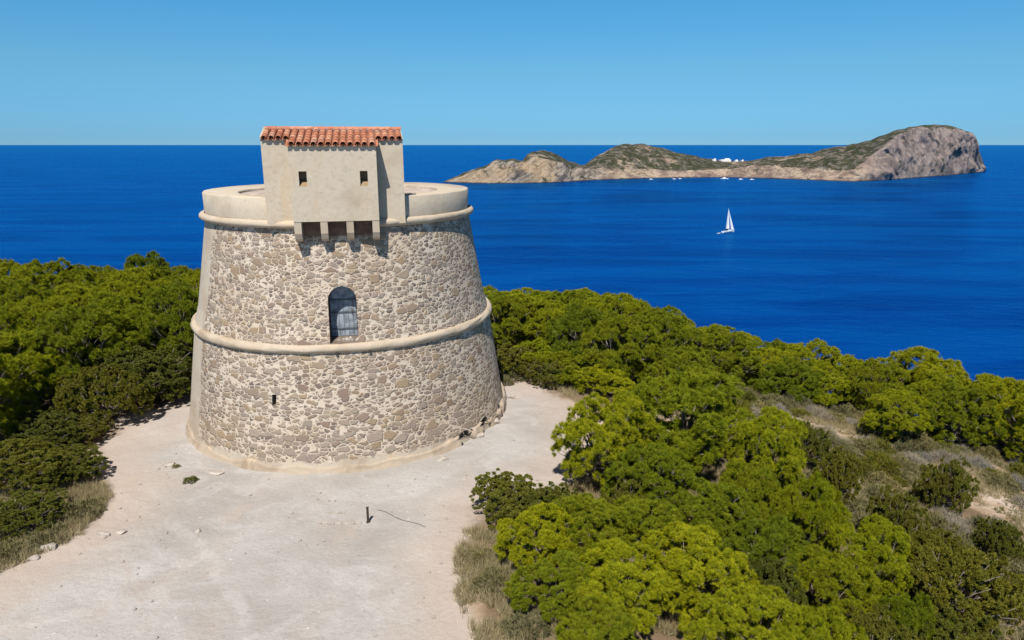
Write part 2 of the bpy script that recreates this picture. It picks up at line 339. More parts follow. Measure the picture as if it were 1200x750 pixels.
# ------------------------------------------------------------------ island on the horizon
SKY = [(519, 213.2), (530, 208), (545, 203), (558, 199), (570, 195), (576, 190), (582, 186), (592, 188), (600, 187), (612, 188), (618, 182), (624, 178), (634, 176), (646, 178), (656, 183), (668, 190), (680, 193), (687, 192), (692, 188), (700, 182), (715, 174), (728, 169.5), (738, 169), (755, 169.5), (775, 174), (790, 179), (810, 182), (830, 187), (860, 189), (880, 188), (900, 184.5), (930, 182), (950, 179), (962, 174), (975, 171.5), (1000, 168), (1020, 162), (1035, 156), (1048, 151), (1060, 149), (1075, 147), (1098, 147), (1118, 151), (1132, 157), (1140, 166), (1144, 178), (1150, 189), (1155, 200.6)]
SHO = [(519, 213.6), (560, 215), (600, 215.2), (650, 214), (700, 211), (760, 209), (850, 208), (900, 209), (960, 211.5), (1000, 213), (1040, 211), (1080, 208), (1120, 205), (1155, 201)]
BRK = [(519, 213.2), (545, 204), (570, 195.3), (582, 186.3), (600, 187.3), (612, 188.4), (622, 184), (640, 187), (670, 197), (700, 199), (760, 200), (830, 200), (870, 196), (910, 195), (950, 197), (985, 199), (1000, 197), (1012, 190), (1022, 180), (1035, 166), (1048, 156), (1060, 150.5), (1098, 148), (1118, 152), (1132, 158), (1140, 167), (1144, 179), (1150, 190), (1155, 200.8)]
DEP = [(519, 5), (545, 60), (600, 120), (640, 170), (750, 260), (860, 200), (960, 260), (1050, 240), (1110, 170), (1140, 90), (1155, 6)]
BD = [(519, 3), (560, 45), (620, 90), (700, 60), (860, 45), (960, 35), (1020, 60), (1060, 120), (1110, 90), (1140, 45), (1155, 4)]
def itp(tab, x): return np.interp(x, [a for a, _ in tab], [b for _, b in tab])
U = np.linspace(519, 1155, 640); NV1, NV2, NV3 = 26, 30, 24
rows = []
for u in U:
    ysh, ybr, ysk = itp(SHO, u), itp(BRK, u), itp(SKY, u)
    ybr = max(ysk+.3, ybr+float(fbm(u, 0, 14, 5, 27))*4*(620 < u < 1010)); ysk = ysk+float(fbm(u, 0, 9, 5, 28))*1.6*(530 < u < 1148)
    yf = (CAM_H-SEA)*yk(ysh); yb = yf+itp(BD, u); yr = max(yf+itp(DEP, u), yb+2)
    zb = CAM_H-yb/yk(ybr); zr = CAM_H-yr/yk(ysk); zb = max(zb, SEA+.1); zr = max(zr, SEA+.1)
    s1 = np.linspace(0, 1, NV1); s2 = np.linspace(0, 1, NV2+1)[1:]; s3 = np.linspace(0, 1, NV3+1)[1:]
    Y = np.concatenate([yf+(yb-yf)*s1, yb+(yr-yb)*s2, yr+(itp(DEP, u)*.9+8)*s3])
    Z = np.concatenate([SEA-2+(zb-SEA+2)*(.12*s1+.88*s1**.75), zb+(zr-zb)*np.sin(s2*math.pi/2), SEA-3+(zr-SEA+3)*np.cos(s3*math.pi/2)**.8])
    V = np.concatenate([s1-1, s2, 1+s3]); Zc = Y*math.cos(PITCH)+(CAM_H-Z)*math.sin(PITCH)
    X = (u-600)/FPX*(Y*math.cos(PITCH)+(CAM_H-SEA)*math.sin(PITCH))
    rows.append(np.stack([X, Y, Z, V], -1))
A = np.array(rows); X, Y, Z, Vv = A[..., 0], A[..., 1], A[..., 2], A[..., 3]
amp = np.clip((Z-SEA)/14, 0, 1); rock = smooth01((.12-Vv)/.25)
rid = 1-np.abs(fbm(X, Y, 55, 5, 4))*2.2
Z2 = Z+amp*(fbm(X, Y*1.3+Z*.8, 38, 6, 5)*(3+8*rock)+(rid-.7)*7*rock*smooth01((Z-SEA)/30))
# tilted strata on the western rocks
st = np.clip((300-X)/260, 0, 1)*rock; Z2 += amp*st*5*fbm((X-(Z-SEA)*1.6)*1.0, Y*.35, 11, 4, 15)
Y2 = Y-rock*amp*(fbm(X, Z*1.6, 60, 7, 6)*18+np.abs(fbm(X+Z, Z*.7, 18, 6, 8))*17)
veg = smooth01((Vv+.05)/.12)*(1-smooth01((Vv-1.1)/.3)*.3)
# the tall eastern head and the saddle rocks stay bare
ii = np.arange(A.shape[0]*A.shape[1]).reshape(A.shape[:2])
F = np.stack([ii[:-1, :-1], ii[1:, :-1], ii[1:, 1:], ii[:-1, 1:]], -1).reshape(-1, 4)
me = np_mesh('rocky_island', np.stack([X, Y2, Z2], -1).reshape(-1, 3), F, False, {'veg': veg.ravel()})
t = NT('island_rock'); p = t.pos(); vg = t.attr('veg'); xs = t.n('ShaderNodeSeparateXYZ', {0: p})
west = t.step(xs.outputs[0], 330, 60); east = t.step(xs.outputs[0], 700, 800)
strata = t.noise(t.mapping(t.mapping(p, (1, 1, 1), (0, .62, 0)), (.10, .25, 1.3)), .11, 6, .7, .6)
base = t.mix(t.step(t.noise(t.mapping(p, (1, 1, 2)), .03, 9, .8), .42, .58), (.20, .14, .115), (.47, .365, .275))
wrock = t.mix(t.step(strata, .47, .52), (.10, .09, .092), (.35, .305, .255))
wrock = t.mix(t.math('MULTIPLY', t.step(t.noise(p, .01, 5), .45, .6), .6), wrock, (.46, .33, .20))
erock = t.mix(t.step(t.noise(t.mapping(p, (1, 1, .6), (0, .5, 0)), .05, 9, .82), .42, .58), (.175, .14, .132), (.35, .285, .26))
rockc = t.mix(east, t.mix(west, base, wrock), erock)
rockc = t.mix(t.math('MULTIPLY', t.step(t.noise(t.mapping(p, (1.5, 1.5, .8), (0, .5, 0)), .10, 9, .8), .53, .66), .75), rockc, (.10, .075, .072))
rockc = t.mix(t.math('MULTIPLY', t.step(t.noise(t.mapping(p, (.4, .4, 2.5)), .045, 5, .7), .56, .7), .5), rockc, (.50, .37, .25))
# dark wet foot of the rocks
rockc = t.mix(t.step(t.math('ADD', xs.outputs[2], t.math('MULTIPLY', t.noise(p, .05, 4), 4)), SEA+4.4, SEA+2.6), rockc, (.06, .05, .055))
vsel = t.math('ADD', vg, t.math('MULTIPLY', t.math('SUBTRACT', t.noise(p, .016, 9, .8), .5), 6.5))
vegm = t.math('MULTIPLY', t.step(vsel, .50, .80), .95)
vegc = t.mix(t.step(t.noise(p, .11, 8, .8), .38, .62), (.018, .028, .014), (.060, .066, .030))
vegc = t.mix(t.math('MULTIPLY', t.step(t.noise(p, .06, 8, .8), .50, .58), .85), vegc, (.21, .185, .165))
tufts = t.math('MULTIPLY', t.step(t.noise(p, .028, 7, .75), .575, .63), t.math('SUBTRACT', 1, t.math('MULTIPLY', east, .8)))
col = t.mix(t.math('MAXIMUM', vegm, t.math('MULTIPLY', tufts, .85)), rockc, vegc)
t.bsdf(col, .95, t.bump(t.noise(t.mapping(p, (1, 1, .8), (0, .4, 0)), .035, 10, .78), 14, .9), .1)
tag(link('rocky_island', me, t.m), 'long rocky island with green humps and steep pink cliff', None, None, 'structure')
isl = me
def island_point(px, v):
    """point on the built island surface: column px, v -1 shore, 0 cliff edge, 1 ridge"""
    i = int(np.argmin(abs(U-px))); j = int(np.argmin(abs(Vv[i]-v))); return Vector((X[i, j], Y2[i, j], Z2[i, j]))

# ------------------------------------------------------------------ tower
TC = Vector((-7.6, 30.8, 0)); TH = R(12)
N_ = Vector((math.sin(TH), -math.cos(TH), 0)); T_ = Vector((math.cos(TH), math.sin(TH), 0)); UPV = Vector((0, 0, 1))
tower = empty('watchtower', (TC.x, TC.y, 0)); tower.rotation_euler = (0, 0, TH)
tag(tower, 'round stone watchtower with a red tiled guard house on top', 'tower')
# local frame: x = along facade (right), y = away from camera (so facade front is -y), z up
def lathe(prof, n=256, closed=False, jitter=None):
    pr = np.array(prof, float); m = len(pr); th = np.linspace(0, 2*math.pi, n, endpoint=False)
    V = np.zeros((n, m, 3))
    for k, a in enumerate(th):
        r = pr[:, 0].copy()
        V[k, :, 0] = r*np.sin(a); V[k, :, 1] = -r*np.cos(a); V[k, :, 2] = pr[:, 1]
    if jitter: V = jitter(V, th)
    i = np.arange(n*m).reshape(n, m); j = np.roll(i, -1, 0)
    mm = m if closed else m-1
    F = [np.stack([i[:, a], j[:, a], j[:, (a+1) % m], i[:, (a+1) % m]], -1) for a in range(mm)]
    return V.reshape(-1, 3), np.concatenate(F)
def set_uv(me):
    """u = arc length round the tower (seam at the back), v = height"""
    uvl = me.uv_layers.new(name='UVMap') if not me.uv_layers else me.uv_layers[0]
    for pl in me.polygons:
        us = []
        for li in pl.loop_indices:
            c = me.vertices[me.loops[li].vertex_index].co; us.append([math.atan2(c.x, -c.y), c.z, li])
        if max(u[0] for u in us)-min(u[0] for u in us) > math.pi:
            for u in us:
                if u[0] < 0: u[0] += 2*math.pi
        for a, z, li in us: uvl.data[li].uv = (a*6.4, z)
def wall_r(z):
    return float(np.interp(z, [-.3, 0, .8, 2.5, 4.6, 4.601, 6.5, 9.15], [7.28, 7.22, 7.08, 6.82, 6.50, 6.42, 6.08, 5.62]))
def solid_lathe_bm(zs, rf, n=192):
    bm = bmesh.new(); rings = []
    for z in zs: rings.append([bm.verts.new((rf(z)*math.sin(2*math.pi*k/n), -rf(z)*math.cos(2*math.pi*k/n), z)) for k in range(n)])
    for a, b in zip(rings, rings[1:]):
        for k in range(n): bm.faces.new((a[k], a[(k+1) % n], b[(k+1) % n], b[k]))
    bm.faces.new(rings[0][::-1]); bm.faces.new(rings[-1]); return bm
def cut(me, cutter_bms, mat_index=1):
    """subtract solids from a mesh and return the resulting mesh; nothing helper-like stays in the scene"""
    o = bpy.data.objects.new('tmp', me); COL.objects.link(o); cs = []
    for b in cutter_bms:
        cm = bm_mesh('tmpc', b)
        cm.materials.append(me.materials[0]); cm.materials.append(me.materials[1])
        for pl in cm.polygons: pl.material_index = mat_index
        c = bpy.data.objects.new('tmpc', cm); COL.objects.link(c); cs.append(c)
        md = o.modifiers.new('b', 'BOOLEAN'); md.operation = 'DIFFERENCE'; md.object = c; md.solver = 'EXACT'
    bpy.context.view_layer.update(); dg = bpy.context.evaluated_depsgraph_get()
    res = bpy.data.meshes.new_from_object(o.evaluated_get(dg)); bpy.data.objects.remove(o)
    for c in cs: bpy.data.objects.remove(c)
    return res
def arch_pts(w, z0, h, y, k=14, x0=0):
    r = w/2; pts = [(x0-r, y, z0), (x0+r, y, z0)]
    for i in range(k+1):
        a = math.pi*i/k; pts.append((x0+r*math.cos(a), y, z0+h-r+r*math.sin(a)))
    return pts
DOOR_W, DOOR_Z, DOOR_H, DOOR_D = 1.04, 4.78, 2.12, .82
# sloping sill in the doorway niche: the cutter's floor rises a little inwards
bmc = bmesh.new(); yw = -wall_r(5.8)
add_hull(bmc, arch_pts(DOOR_W, DOOR_Z, DOOR_H, yw-.6), arch_pts(DOOR_W, DOOR_Z+.05, DOOR_H-.05, yw+DOOR_D))
bms = bmesh.new(); a = R(-23.5); rs = wall_r(2.65)
add_box(bms, Matrix.Rotation(a, 4, 'Z') @ Matrix.Translation((0, -rs+.1, 2.68)), .17, .9, .43)
bms2 = bmesh.new(); a2 = R(50)
add_box(bms2, Matrix.Rotation(a2, 4, 'Z') @ Matrix.Translation((0, -wall_r(3)+.05, 3.0)), .07, .6, .30)
zs = [-.3, 0, .4, .8, 1.6, 2.5, 3.5, 4.6, 5.4, 6.5, 7.5, 8.4, 9.1]
me = bm_mesh('tower_wall', solid_lathe_bm(zs, wall_r)); me.materials.append(MAT['masonry']); me.materials.append(simple('shade_dark_reveal', (.16, .125, .10), .95, .3, 3))  # cut reveals get a darker tone: their shade is put into the colour
holes = []
for a3, zz, sx_, sz_ in ((39.5, .30, .34, .17), (43, .12, .3, .15), (51.5, .34, .32, .22), (66, .25, .2, .2)):
    b3 = bmesh.new(); bmesh.ops.create_icosphere(b3, subdivisions=2, radius=1, matrix=Matrix.Rotation(R(a3), 4, 'Z') @ Matrix.Translation((0, -7.2, zz)) @ Matrix.Diagonal((sx_, .42, sz_, 1)))
    q_ = random.Random(int(a3))
    for v in b3.verts: v.co += Vector((q_.uniform(-1, 1), q_.uniform(-1, 1), q_.uniform(-1, 1)))*.03
    holes.append(b3)
me = cut(me, [bmc, bms, bms2]+holes); set_uv(me)
for pl in me.polygons: pl.use_smooth = False
wall = link('wall', me, None, tower)
# door leaf at the back of the niche, with frame, planks and straps
d = empty('door', (0, yw+DOOR_D-.06, 0)); d.parent = tower
bm = bmesh.new(); add_hull(bm, arch_pts(DOOR_W-.08, DOOR_Z+.06, DOOR_H-.12, 0), arch_pts(DOOR_W-.08, DOOR_Z+.06, DOOR_H-.12, .05))
door = link('door', bm_mesh('door_leaf', bm), MAT['dark_metal_door'], tower); door.location = (0, yw+DOOR_D-.08, 0)
bpy.data.objects.remove(d)
bm = bmesh.new()
for zz in (DOOR_Z+.35, DOOR_Z+1.0, DOOR_Z+1.5): add_box(bm, Matrix.Translation((0, -.012, zz)), DOOR_W-.14, .02, .06)
for k in range(-2, 3): add_box(bm, Matrix.Translation((k*.18, -.006, DOOR_Z+.85)), .012, .012, 1.45)
link('strap', bm_mesh('strap', bm), MAT['door_frame'], door)
bm = bmesh.new(); tube(bm, [(.32, -.03, DOOR_Z+.9), (.32, -.07, DOOR_Z+.93), (.32, -.07, DOOR_Z+1.05), (.32, -.03, DOOR_Z+1.08)], .012)
link('handle', bm_mesh('handle', bm), MAT['rusty_iron'], door)
# rough rubble sill and threshold stones
bm = bmesh.new(); rr = random.Random(4)
for k in range(9):
    s = rr.uniform(.05, .11); r_ = bmesh.ops.create_icosphere(bm, subdivisions=1, radius=s, matrix=Matrix.Translation((rr.uniform(-.3, .5), yw+rr.uniform(.02, .45), DOOR_Z+s*.4)))
    for v in r_['verts']: v.co += Vector((rr.uniform(-1, 1), rr.uniform(-1, 1), rr.uniform(-1, 1)))*s*.25
link('sill_rubble', bm_mesh('sill_rubble', bm), MAT['pale_stone'], tower)
# cordons
def rough_ring(amp, s, seed):
    def j(V, th):
        for k in range(V.shape[1]):
            n = fbm(np.cos(th)*6+k*.3, np.sin(th)*6+20, s, 5, seed)*amp
            V[:, k, 0] += np.sin(th)*n; V[:, k, 1] += -np.cos(th)*n
            V[:, k, 2] += fbm(np.cos(th)*6-k*.2, np.sin(th)*6+50, s*1.3, 4, seed+1)*amp*.8
        return V
    return j
def torus_prof(R0, z, rx, rz, n=14, a0=-1.9, a1=1.9):
    return [(R0+rx*math.cos(a), z+rz*math.sin(a)) for a in np.linspace(a0, a1, n)]
V, F = lathe(torus_prof(5.70, 9.16, .17, .15), 600, False, rough_ring(.022, .9, 11)); F = F[~((np.abs(V[F].mean(1)[:, 0]) < 1.49)&(V[F].mean(1)[:, 1] < 0))]
link('upper_string_course', np_mesh('cordon', V, F, True), MAT['render_old'], tower)
V, F = lathe(torus_prof(6.48, 4.62, .18, .18), 320, False, rough_ring(.05, .8, 14))
link('middle_string_course', np_mesh('cordon', V, F, True), MAT['render_old'], tower)
# plinth: worn render skirt, broken on the right flank
def plinth_j(V, th):
    n = fbm(np.cos(th)*7, np.sin(th)*7, 1.1, 5, 21)
    br = smooth01((np.sin(th*1.0-.1)-.35)/.3)*smooth01((np.cos(th)+.5)/.4)    # right flank
    for k in range(V.shape[1]):
        w = 1 if 0 < k < V.shape[1]-1 else .3
        n2 = fbm(np.cos(th)*7+k, np.sin(th)*7, .45, 4, 23+k)
        off = w*(n*.05+n2*.05*(1+2.5*br)+.05*br-np.maximum(0, n2-.12)*.5*br)
        for tc, tw in ((39, 1.5), (42, 1.2), (51.5, 1.8), (66, .9)): off = off-.9*(np.abs(np.degrees(th)-tc-n2*3) < tw)*(k < V.shape[1])
        V[:, k, 0] += np.sin(th)*off; V[:, k, 1] += -np.cos(th)*off
        V[:, k, 2] += w*(fbm(np.cos(th)*7, np.sin(th)*7+9, .9, 4, 31)*.22 + br*.18*(k > 1))
    return V
V, F = lathe([(7.40, -.15), (7.32, .01), (7.28, .08), (7.26, .15), (7.23, .20), (7.18, .23), (6.9, .24)], 420, False, plinth_j)
mk_plaster('plinth_render', light=(.40, .325, .245), dark=(.28, .215, .155))
link('plinth', np_mesh('plinth', V, F, True), MAT['plinth_render'], tower)
# parapet ring with sloping inner walk and the sunken roof floor
def drop(V, F, hw):
    c = V[F].mean(1); return F[~((np.abs(c[:, 0]) < hw)&(c[:, 1] < 0))]
V, F = lathe([(5.60, 9.12), (5.63, 9.4), (5.64, 10.08), (5.60, 10.13), (4.28, 10.06)], 720, False, rough_ring(.02, 1.2, 41)); F = drop(V, F, 2.47)
link('parapet', np_mesh('parapet', V, F, False), MAT['plaster'], tower)
V, F = lathe([(4.28, 10.06), (4.24, 10.02), (4.24, 9.93)], 180); link('inner_parapet_face', np_mesh('inner', V, F, False), MAT['earth_wall'], tower)
V, F = lathe([(4.4, 9.955), (2.2, 9.965), (.02, 9.97)], 96); link('roof_floor', np_mesh('roof_floor', V, F), MAT['earth_wall'], tower)
# guard house: wide body (plane at y=-5.31) with a box machicolation in front
WD, BX, HB, HW = 5.42, .82, 1.50, 2.49
S = .25; ZE = 12.18; RB = 1.3      # slope, eave height at wide plane, ridge behind it
def roof_z(y): return ZE+S*((y+WD) if y < -WD+RB else (2*RB-(y+WD)))
house = tower
bm = bmesh.new(); yb_ = -WD+2*RB
prof = [(-WD, 9.12), (yb_, 9.12), (yb_, roof_z(yb_)), (-WD+RB, roof_z(-WD+RB)), (-WD, ZE)]
add_hull(bm, [(-HW, y, z) for y, z in prof], [(HW, y, z) for y, z in prof])
me = bm_mesh('house_wall', bm); me.materials.append(MAT['plaster']); me.materials.append(MAT['render_old'])
# doorway of the guard house on the roof side
bmd = bmesh.new(); add_box(bmd, Matrix.Translation((.3, yb_, 10.05)), .8, .8, 1.85)
me = cut(me, [bmd]); link('guard_house_wall', me, None, tower)
bm = bmesh.new(); y0 = -WD-BX; y1 = -WD-.003
prof = [(y0, 9.33), (y1, 9.33), (y1, ZE-.02), (y0, roof_z(y0)-.02)]
add_hull(bm, [(-HB, y, z) for y, z in prof], [(HB, y, z) for y, z in prof])
me = bm_mesh('box_wall', bm); me.materials.append(MAT['plaster']); me.materials.append(simple('tan_render', (.27, .19, .11)))
cutters = []
for cx in (-1.07, 1.03):
    b = bmesh.new(); w = .135; zc = 10.82; h = .55
    pf = [(y0-.1, zc-h/2-.04), (y0+.40, zc-h/2+.27), (y0+.40, zc+h/2), (y0-.1, zc+h/2)]
    add_hull(b, [(cx-w, y, z) for y, z in pf], [(cx+w, y, z) for y, z in pf]); cutters.append(b)
me = cut(me, cutters); link('machicolation_box', me, None, tower)
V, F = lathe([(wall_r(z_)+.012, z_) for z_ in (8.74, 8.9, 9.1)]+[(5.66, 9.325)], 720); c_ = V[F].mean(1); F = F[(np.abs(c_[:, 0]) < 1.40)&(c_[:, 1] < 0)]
link('recess_shade_panel', np_mesh('recess_shade_panel', V, F), simple('brown_shade_tone', (.20, .13, .095), .95, .3, 3), tower)  # added brown panel: paints the shade on the wall between the corbels
for k, cx in enumerate((-1.37, -.46, .45, 1.37)):   # corbels
    bm = bmesh.new(); w = .125; yw8 = -wall_r(8.5)+.35
    pf = [(y0+.015, 9.327), (y0+.03, 8.90), (y0+.12, 8.70), (y0+.28, 8.60), (yw8, 8.54), (yw8, 9.327)]
    add_hull(bm, [(cx-w, y, z) for y, z in pf], [(cx+w, y, z) for y, z in pf]); link('corbel', bm_mesh('corbel', bm), MAT['render_old'], tower)
# barrel tiles, every tile its own tapered half tube
def tile(bm, x, ya, za, yb, zb, r0, r1, n=7):
    """cover tile from upper (ya,za) to lower end (yb,zb)"""
    d = Vector((0, yb-ya, zb-za)).normalized(); up = Vector((1, 0, 0)).cross(d); up = up if up.z > 0 else -up
    outs = []
    for (y, z, r) in ((ya, za, r0), (yb, zb, r1)):
        o = []; i = []
        for k in range(n+1):
            a = math.pi*k/n; dr = Vector((math.cos(a), 0, 0))+up*math.sin(a)
            o.append(bm.verts.new(Vector((x, y, z))+dr*r)); i.append(bm.verts.new(Vector((x, y, z))+dr*(r-.018)))
        outs.append((o, i))
    (o0, i0), (o1, i1) = outs
    for k in range(n):
        bm.faces.new((o0[k], o0[k+1], o1[k+1], o1[k])); bm.faces.new((i0[k], i1[k], i1[k+1], i0[k+1]))
        bm.faces.new((o1[k], o1[k+1], i1[k+1], i1[k])); bm.faces.new((o0[k], i0[k], i0[k+1], o0[k+1]))
    for k in (0, n): bm.faces.new((o0[k], o1[k], i1[k], i0[k]))
def pan(bm, x, ya, za, yb, zb, r, n=6):
    d = Vector((0, yb-ya, zb-za)).normalized(); up = Vector((1, 0, 0)).cross(d); up = up if up.z > 0 else -up
    A_ = []
    for (y, z) in ((ya, za), (yb, zb)):
        A_.append([bm.verts.new(Vector((x, y, z))+Vector((math.cos(a), 0, 0))*r-up*(math.sin(a)*r*.75-.05)) for a in np.linspace(0, math.pi, n+1)])
    B_ = [[bm.verts.new(v.co-up*.018) for v in row] for row in A_]
    for k in range(n):
        bm.faces.new((A_[0][k], A_[0][k+1], A_[1][k+1], A_[1][k])); bm.faces.new((B_[0][k], B_[1][k], B_[1][k+1], B_[0][k+1]))
        bm.faces.new((A_[1][k], A_[1][k+1], B_[1][k+1], B_[1][k]))
bm = bmesh.new(); rt = random.Random(2); pitch = 2*HW/20.0; yr_ = -WD+RB; L = .36
for k in range(20):
    x = -HW+pitch*(k+.5); front = abs(x) < HB+.02
    yend = (-WD-BX-.13) if front else (-WD-.13)
    nrow = max(2, round((yr_-yend)/L)); st = (yr_-yend)/nrow
    for j in range(nrow):
        ya = yr_-j*st; yb2 = ya-st-.05; jx = rt.uniform(-.008, .008); lift = rt.uniform(0, .008)
        if j == nrow-1: yb2 = ya-st+rt.uniform(-.02, .02)
        tile(bm, x+jx, ya, roof_z(ya)+.045+lift, yb2, roof_z(yb2)+.065+lift, .096, .108)
    for j in range(3):
        ya = yr_+j*.45; yb2 = ya+.5; tile(bm, x, ya, roof_z(ya)+.045, yb2, roof_z(yb2)+.065, .088, .112)
for k in range(21):
    x = -HW+pitch*k; front = abs(x) < HB+.12
    if k in (0, 20): continue
    yend = (-WD-BX-.09) if front else (-WD-.09)
    nrow = 4
    for j in range(nrow):
        ya = yr_-(yr_-yend)*j/nrow; yb2 = yr_-(yr_-yend)*(j+1)/nrow
        pan(bm, x, ya, roof_z(ya)+.02, yb2-.02, roof_z(yb2)+.03, .10)
for k in range(12):   # ridge row, bedded in mortar
    x0_ = -HW+.0+k*(2*HW/12); r_ = .10
    o = []
    for xx, rr_ in ((x0_, r_), (x0_+2*HW/12+.03, r_+.014)):
        o.append([bm.verts.new((xx, yr_+rr_*1.15*math.cos(a), roof_z(yr_)+.055+rr_*math.sin(a))) for a in np.linspace(0, math.pi, 9)])
    for q in range(8): bm.faces.new((o[0][q], o[0][q+1], o[1][q+1], o[1][q]))
roof = link('roof', bm_mesh('roof', bm), MAT['tiles'], tower)
# roof deck under the tiles and plaster verges
bm = bmesh.new()
for (xa, xb, ya) in ((-HB-.02, HB+.02, -WD-BX-.03), (-HW-.01, -HB-.023, -WD-.03), (HB+.023, HW+.01, -WD-.03)):
    pf = [(ya, roof_z(ya)-.012), (ya, roof_z(ya)+.03), (yr_, roof_z(yr_)+.03), (yr_, roof_z(yr_)-.012)]
    add_hull(bm, [(xa, y, z) for y, z in pf], [(xb, y, z) for y, z in pf])
link('clay_bed', bm_mesh('clay_bed', bm), simple('clay_bed', (.24, .10, .06), .9, .3, 8), roof)
for sx, hgt in ((-1, .15), (1, .06)):
    bm = bmesh.new()
    xa, xb = sx*(HW+.012), sx*(HW-.075)
    pf = [(-WD-.02, ZE-.01), (-WD-.02, ZE+hgt*.6), (yr_, roof_z(yr_)+hgt), (yb_, roof_z(yb_)+hgt), (yb_, roof_z(yb_)-.01), (yr_, roof_z(yr_)-.01)]
    add_hull(bm, [(xa, y, z) for y, z in pf], [(xb, y, z) for y, z in pf])
    link('verge', bm_mesh('verge', bm), MAT['plaster'], tower)
# small drain holes in the middle cordon (dark stubs)
for a_ in (-2.5, 8.0):
    bm = bmesh.new()
    M = Matrix.Rotation(R(a_), 4, 'Z') @ Matrix.Translation((0, -6.58, 4.46)); add_box(bm, M, .08, .10, .06)
    link('drain_spout', bm_mesh('drain_spout', bm), MAT['drain_dark'], tower)

# ------------------------------------------------------------------ vegetation prototypes
def unit(v): return v/np.maximum(np.linalg.norm(v, axis=-1, keepdims=True), 1e-9)
def needles(C, D, g, k, length, width, spread, up=.25, face=None):
    """C,D (n,3): tuft bases and directions. k blades each -> triangles"""
    n = len(C); dirs = unit(D[:, None, :]+g.normal(size=(n, k, 3))*spread+np.array([0, 0, up]))
    fn = g.normal(size=(n, k, 3)) if face is None else face[:, None, :]+g.normal(size=(n, k, 3))*.38
    side = unit(np.cross(dirs, fn))
    ln = length*g.uniform(.65, 1.15, (n, k, 1)); b = C[:, None, :]+g.normal(size=(n, k, 3))*length*.12
    V = np.stack([b-side*width*.5, b+side*width*.5, b+dirs*ln], 2).reshape(-1, 3)
    tint = np.repeat(g.random(n), k*3)
    return V, tint
def tri_mesh(name, Vs, tints, mat):
    V = np.concatenate(Vs); F = np.arange(len(V)).reshape(-1, 3)
    me = np_mesh(name, V, F, False, {'tint': np.concatenate(tints)}); me.materials.append(mat); return me
def sphere_dirs(g, n, zmin=-1.0):
    z = g.uniform(zmin, 1, n); a = g.uniform(0, 2*math.pi, n); r = np.sqrt(np.maximum(0, 1-z*z)); return np.stack([r*np.cos(a), r*np.sin(a), z], -1)
def wood_mesh(name, g, H, lobes, r0, mat):
    bm = bmesh.new(); lean = g.normal(size=2)*.12*H
    tp = [Vector((lean[0]*(s**1.5)+math.sin(s*5)*.06*H*.3, lean[1]*(s**1.5), s*H*.66-(.25 if s == 0 else 0))) for s in np.linspace(0, 1, 7)]
    tube(bm, tp, [r0*(1.1-.98*s) for s in np.linspace(0, 1, 7)], 7)
    for c, rad in lobes:
        c = Vector(c); s = min(.9, max(.12, (c.z/H)*.75)); i = int(s*6); f = s*6-i; st = tp[i].lerp(tp[min(6, i+1)], f)
        midp = st.lerp(c, .55)+Vector((0, 0, -.10*(c-st).length)); r1 = max(.02, r0*(1.1-s)*.45)
        tube(bm, [st, st.lerp(midp, .5)+Vector(g.normal(size=3)*.05), midp, c], [r1, r1*.8, r1*.6, r1*.25], 5)
        for q in range(3):
            e = c+Vector(unit(g.normal(size=3)+np.array([0, 0, .4])))*rad*.75; tube(bm, [midp, (midp+e)/2+Vector(g.normal(size=3)*.06), e], [r1*.45, r1*.32, .008], 4)
    me = bm_mesh(name, bm, True); me.materials.append(mat); return me
def make_tree(kind, seed, H, Rr, nl, mat, lobe_r, cl_per, tufts, k, length, width, low=-.45, flat=1.0, gap=.84, kt=.12):
    """lobes on an irregular dome; clumps on the lobes; needle tufts on the clumps"""
    g = np.random.default_rng(seed); lobes = []
    tries = 0; ph = g.uniform(0, 6.28, 3)
    while len(lobes) < nl and tries < 4000:
        tries += 1; d = sphere_dirs(g, 1, low)[0]; az = math.atan2(d[1], d[0])
        f = 1+.16*math.sin(2*az+ph[0])+.12*math.sin(3*az+ph[1])
        s = g.uniform(.55, 1.06)*f if len(lobes) > 0 else g.uniform(.1, .4)
        rad = lobe_r*g.uniform(.7, 1.2)
        c = np.array([d[0]*(Rr-rad*.7)*s, d[1]*(Rr-rad*.7)*s, H*.50+d[2]*(H*.50-rad*.8)*min(1, s*1.02)])
        c[2] = max(c[2], rad*.75)
        if all(np.linalg.norm(c-c2) > (rad+r2)*gap for c2, r2 in lobes): lobes.append((c, rad))
    Vs, Ts = [], []
    cen = np.array([0, 0, H*.4])
    for c, rad in lobes:
        out = unit(c-cen); n = int(cl_per*(rad/lobe_r)**2)
        dd = sphere_dirs(g, n*3); keep = (dd@unit(out*.45+np.array([0, 0, .9]))) > kt+g.normal(size=len(dd))*.12; dd = dd[keep][:n]
        cc = c+dd*rad*(g.uniform(.80, 1.0, (len(dd), 1))+.14*np.sin(dd[:, :1]*7+ph[0])*np.cos(dd[:, 1:2]*6+dd[:, 2:]*5+ph[1]))*np.array([1, 1, 1.1*flat]); cr = rad*g.uniform(.13, .24, len(dd))
        for q in range(len(dd)):
            td = unit(sphere_dirs(g, tufts)+dd[q]*.55+np.array([0, 0, .25])); C = cc[q]+td*cr[q]*g.uniform(.55, 1, (tufts, 1))
            V, T = needles(C, unit(td*.8+dd[q]*.5), g, k, length, width, .72, .25, unit(td*.35+dd[q])); Vs.append(V)
            Ts.append(np.clip(T*.75+g.uniform(0, .22), 0, 1))
    crown = tri_mesh(kind+'_crown', Vs, Ts, mat)
    wood = wood_mesh(kind+'_trunk', g, H, lobes, .035*H+.02, MAT['bark'])
    return crown, wood, H, Rr
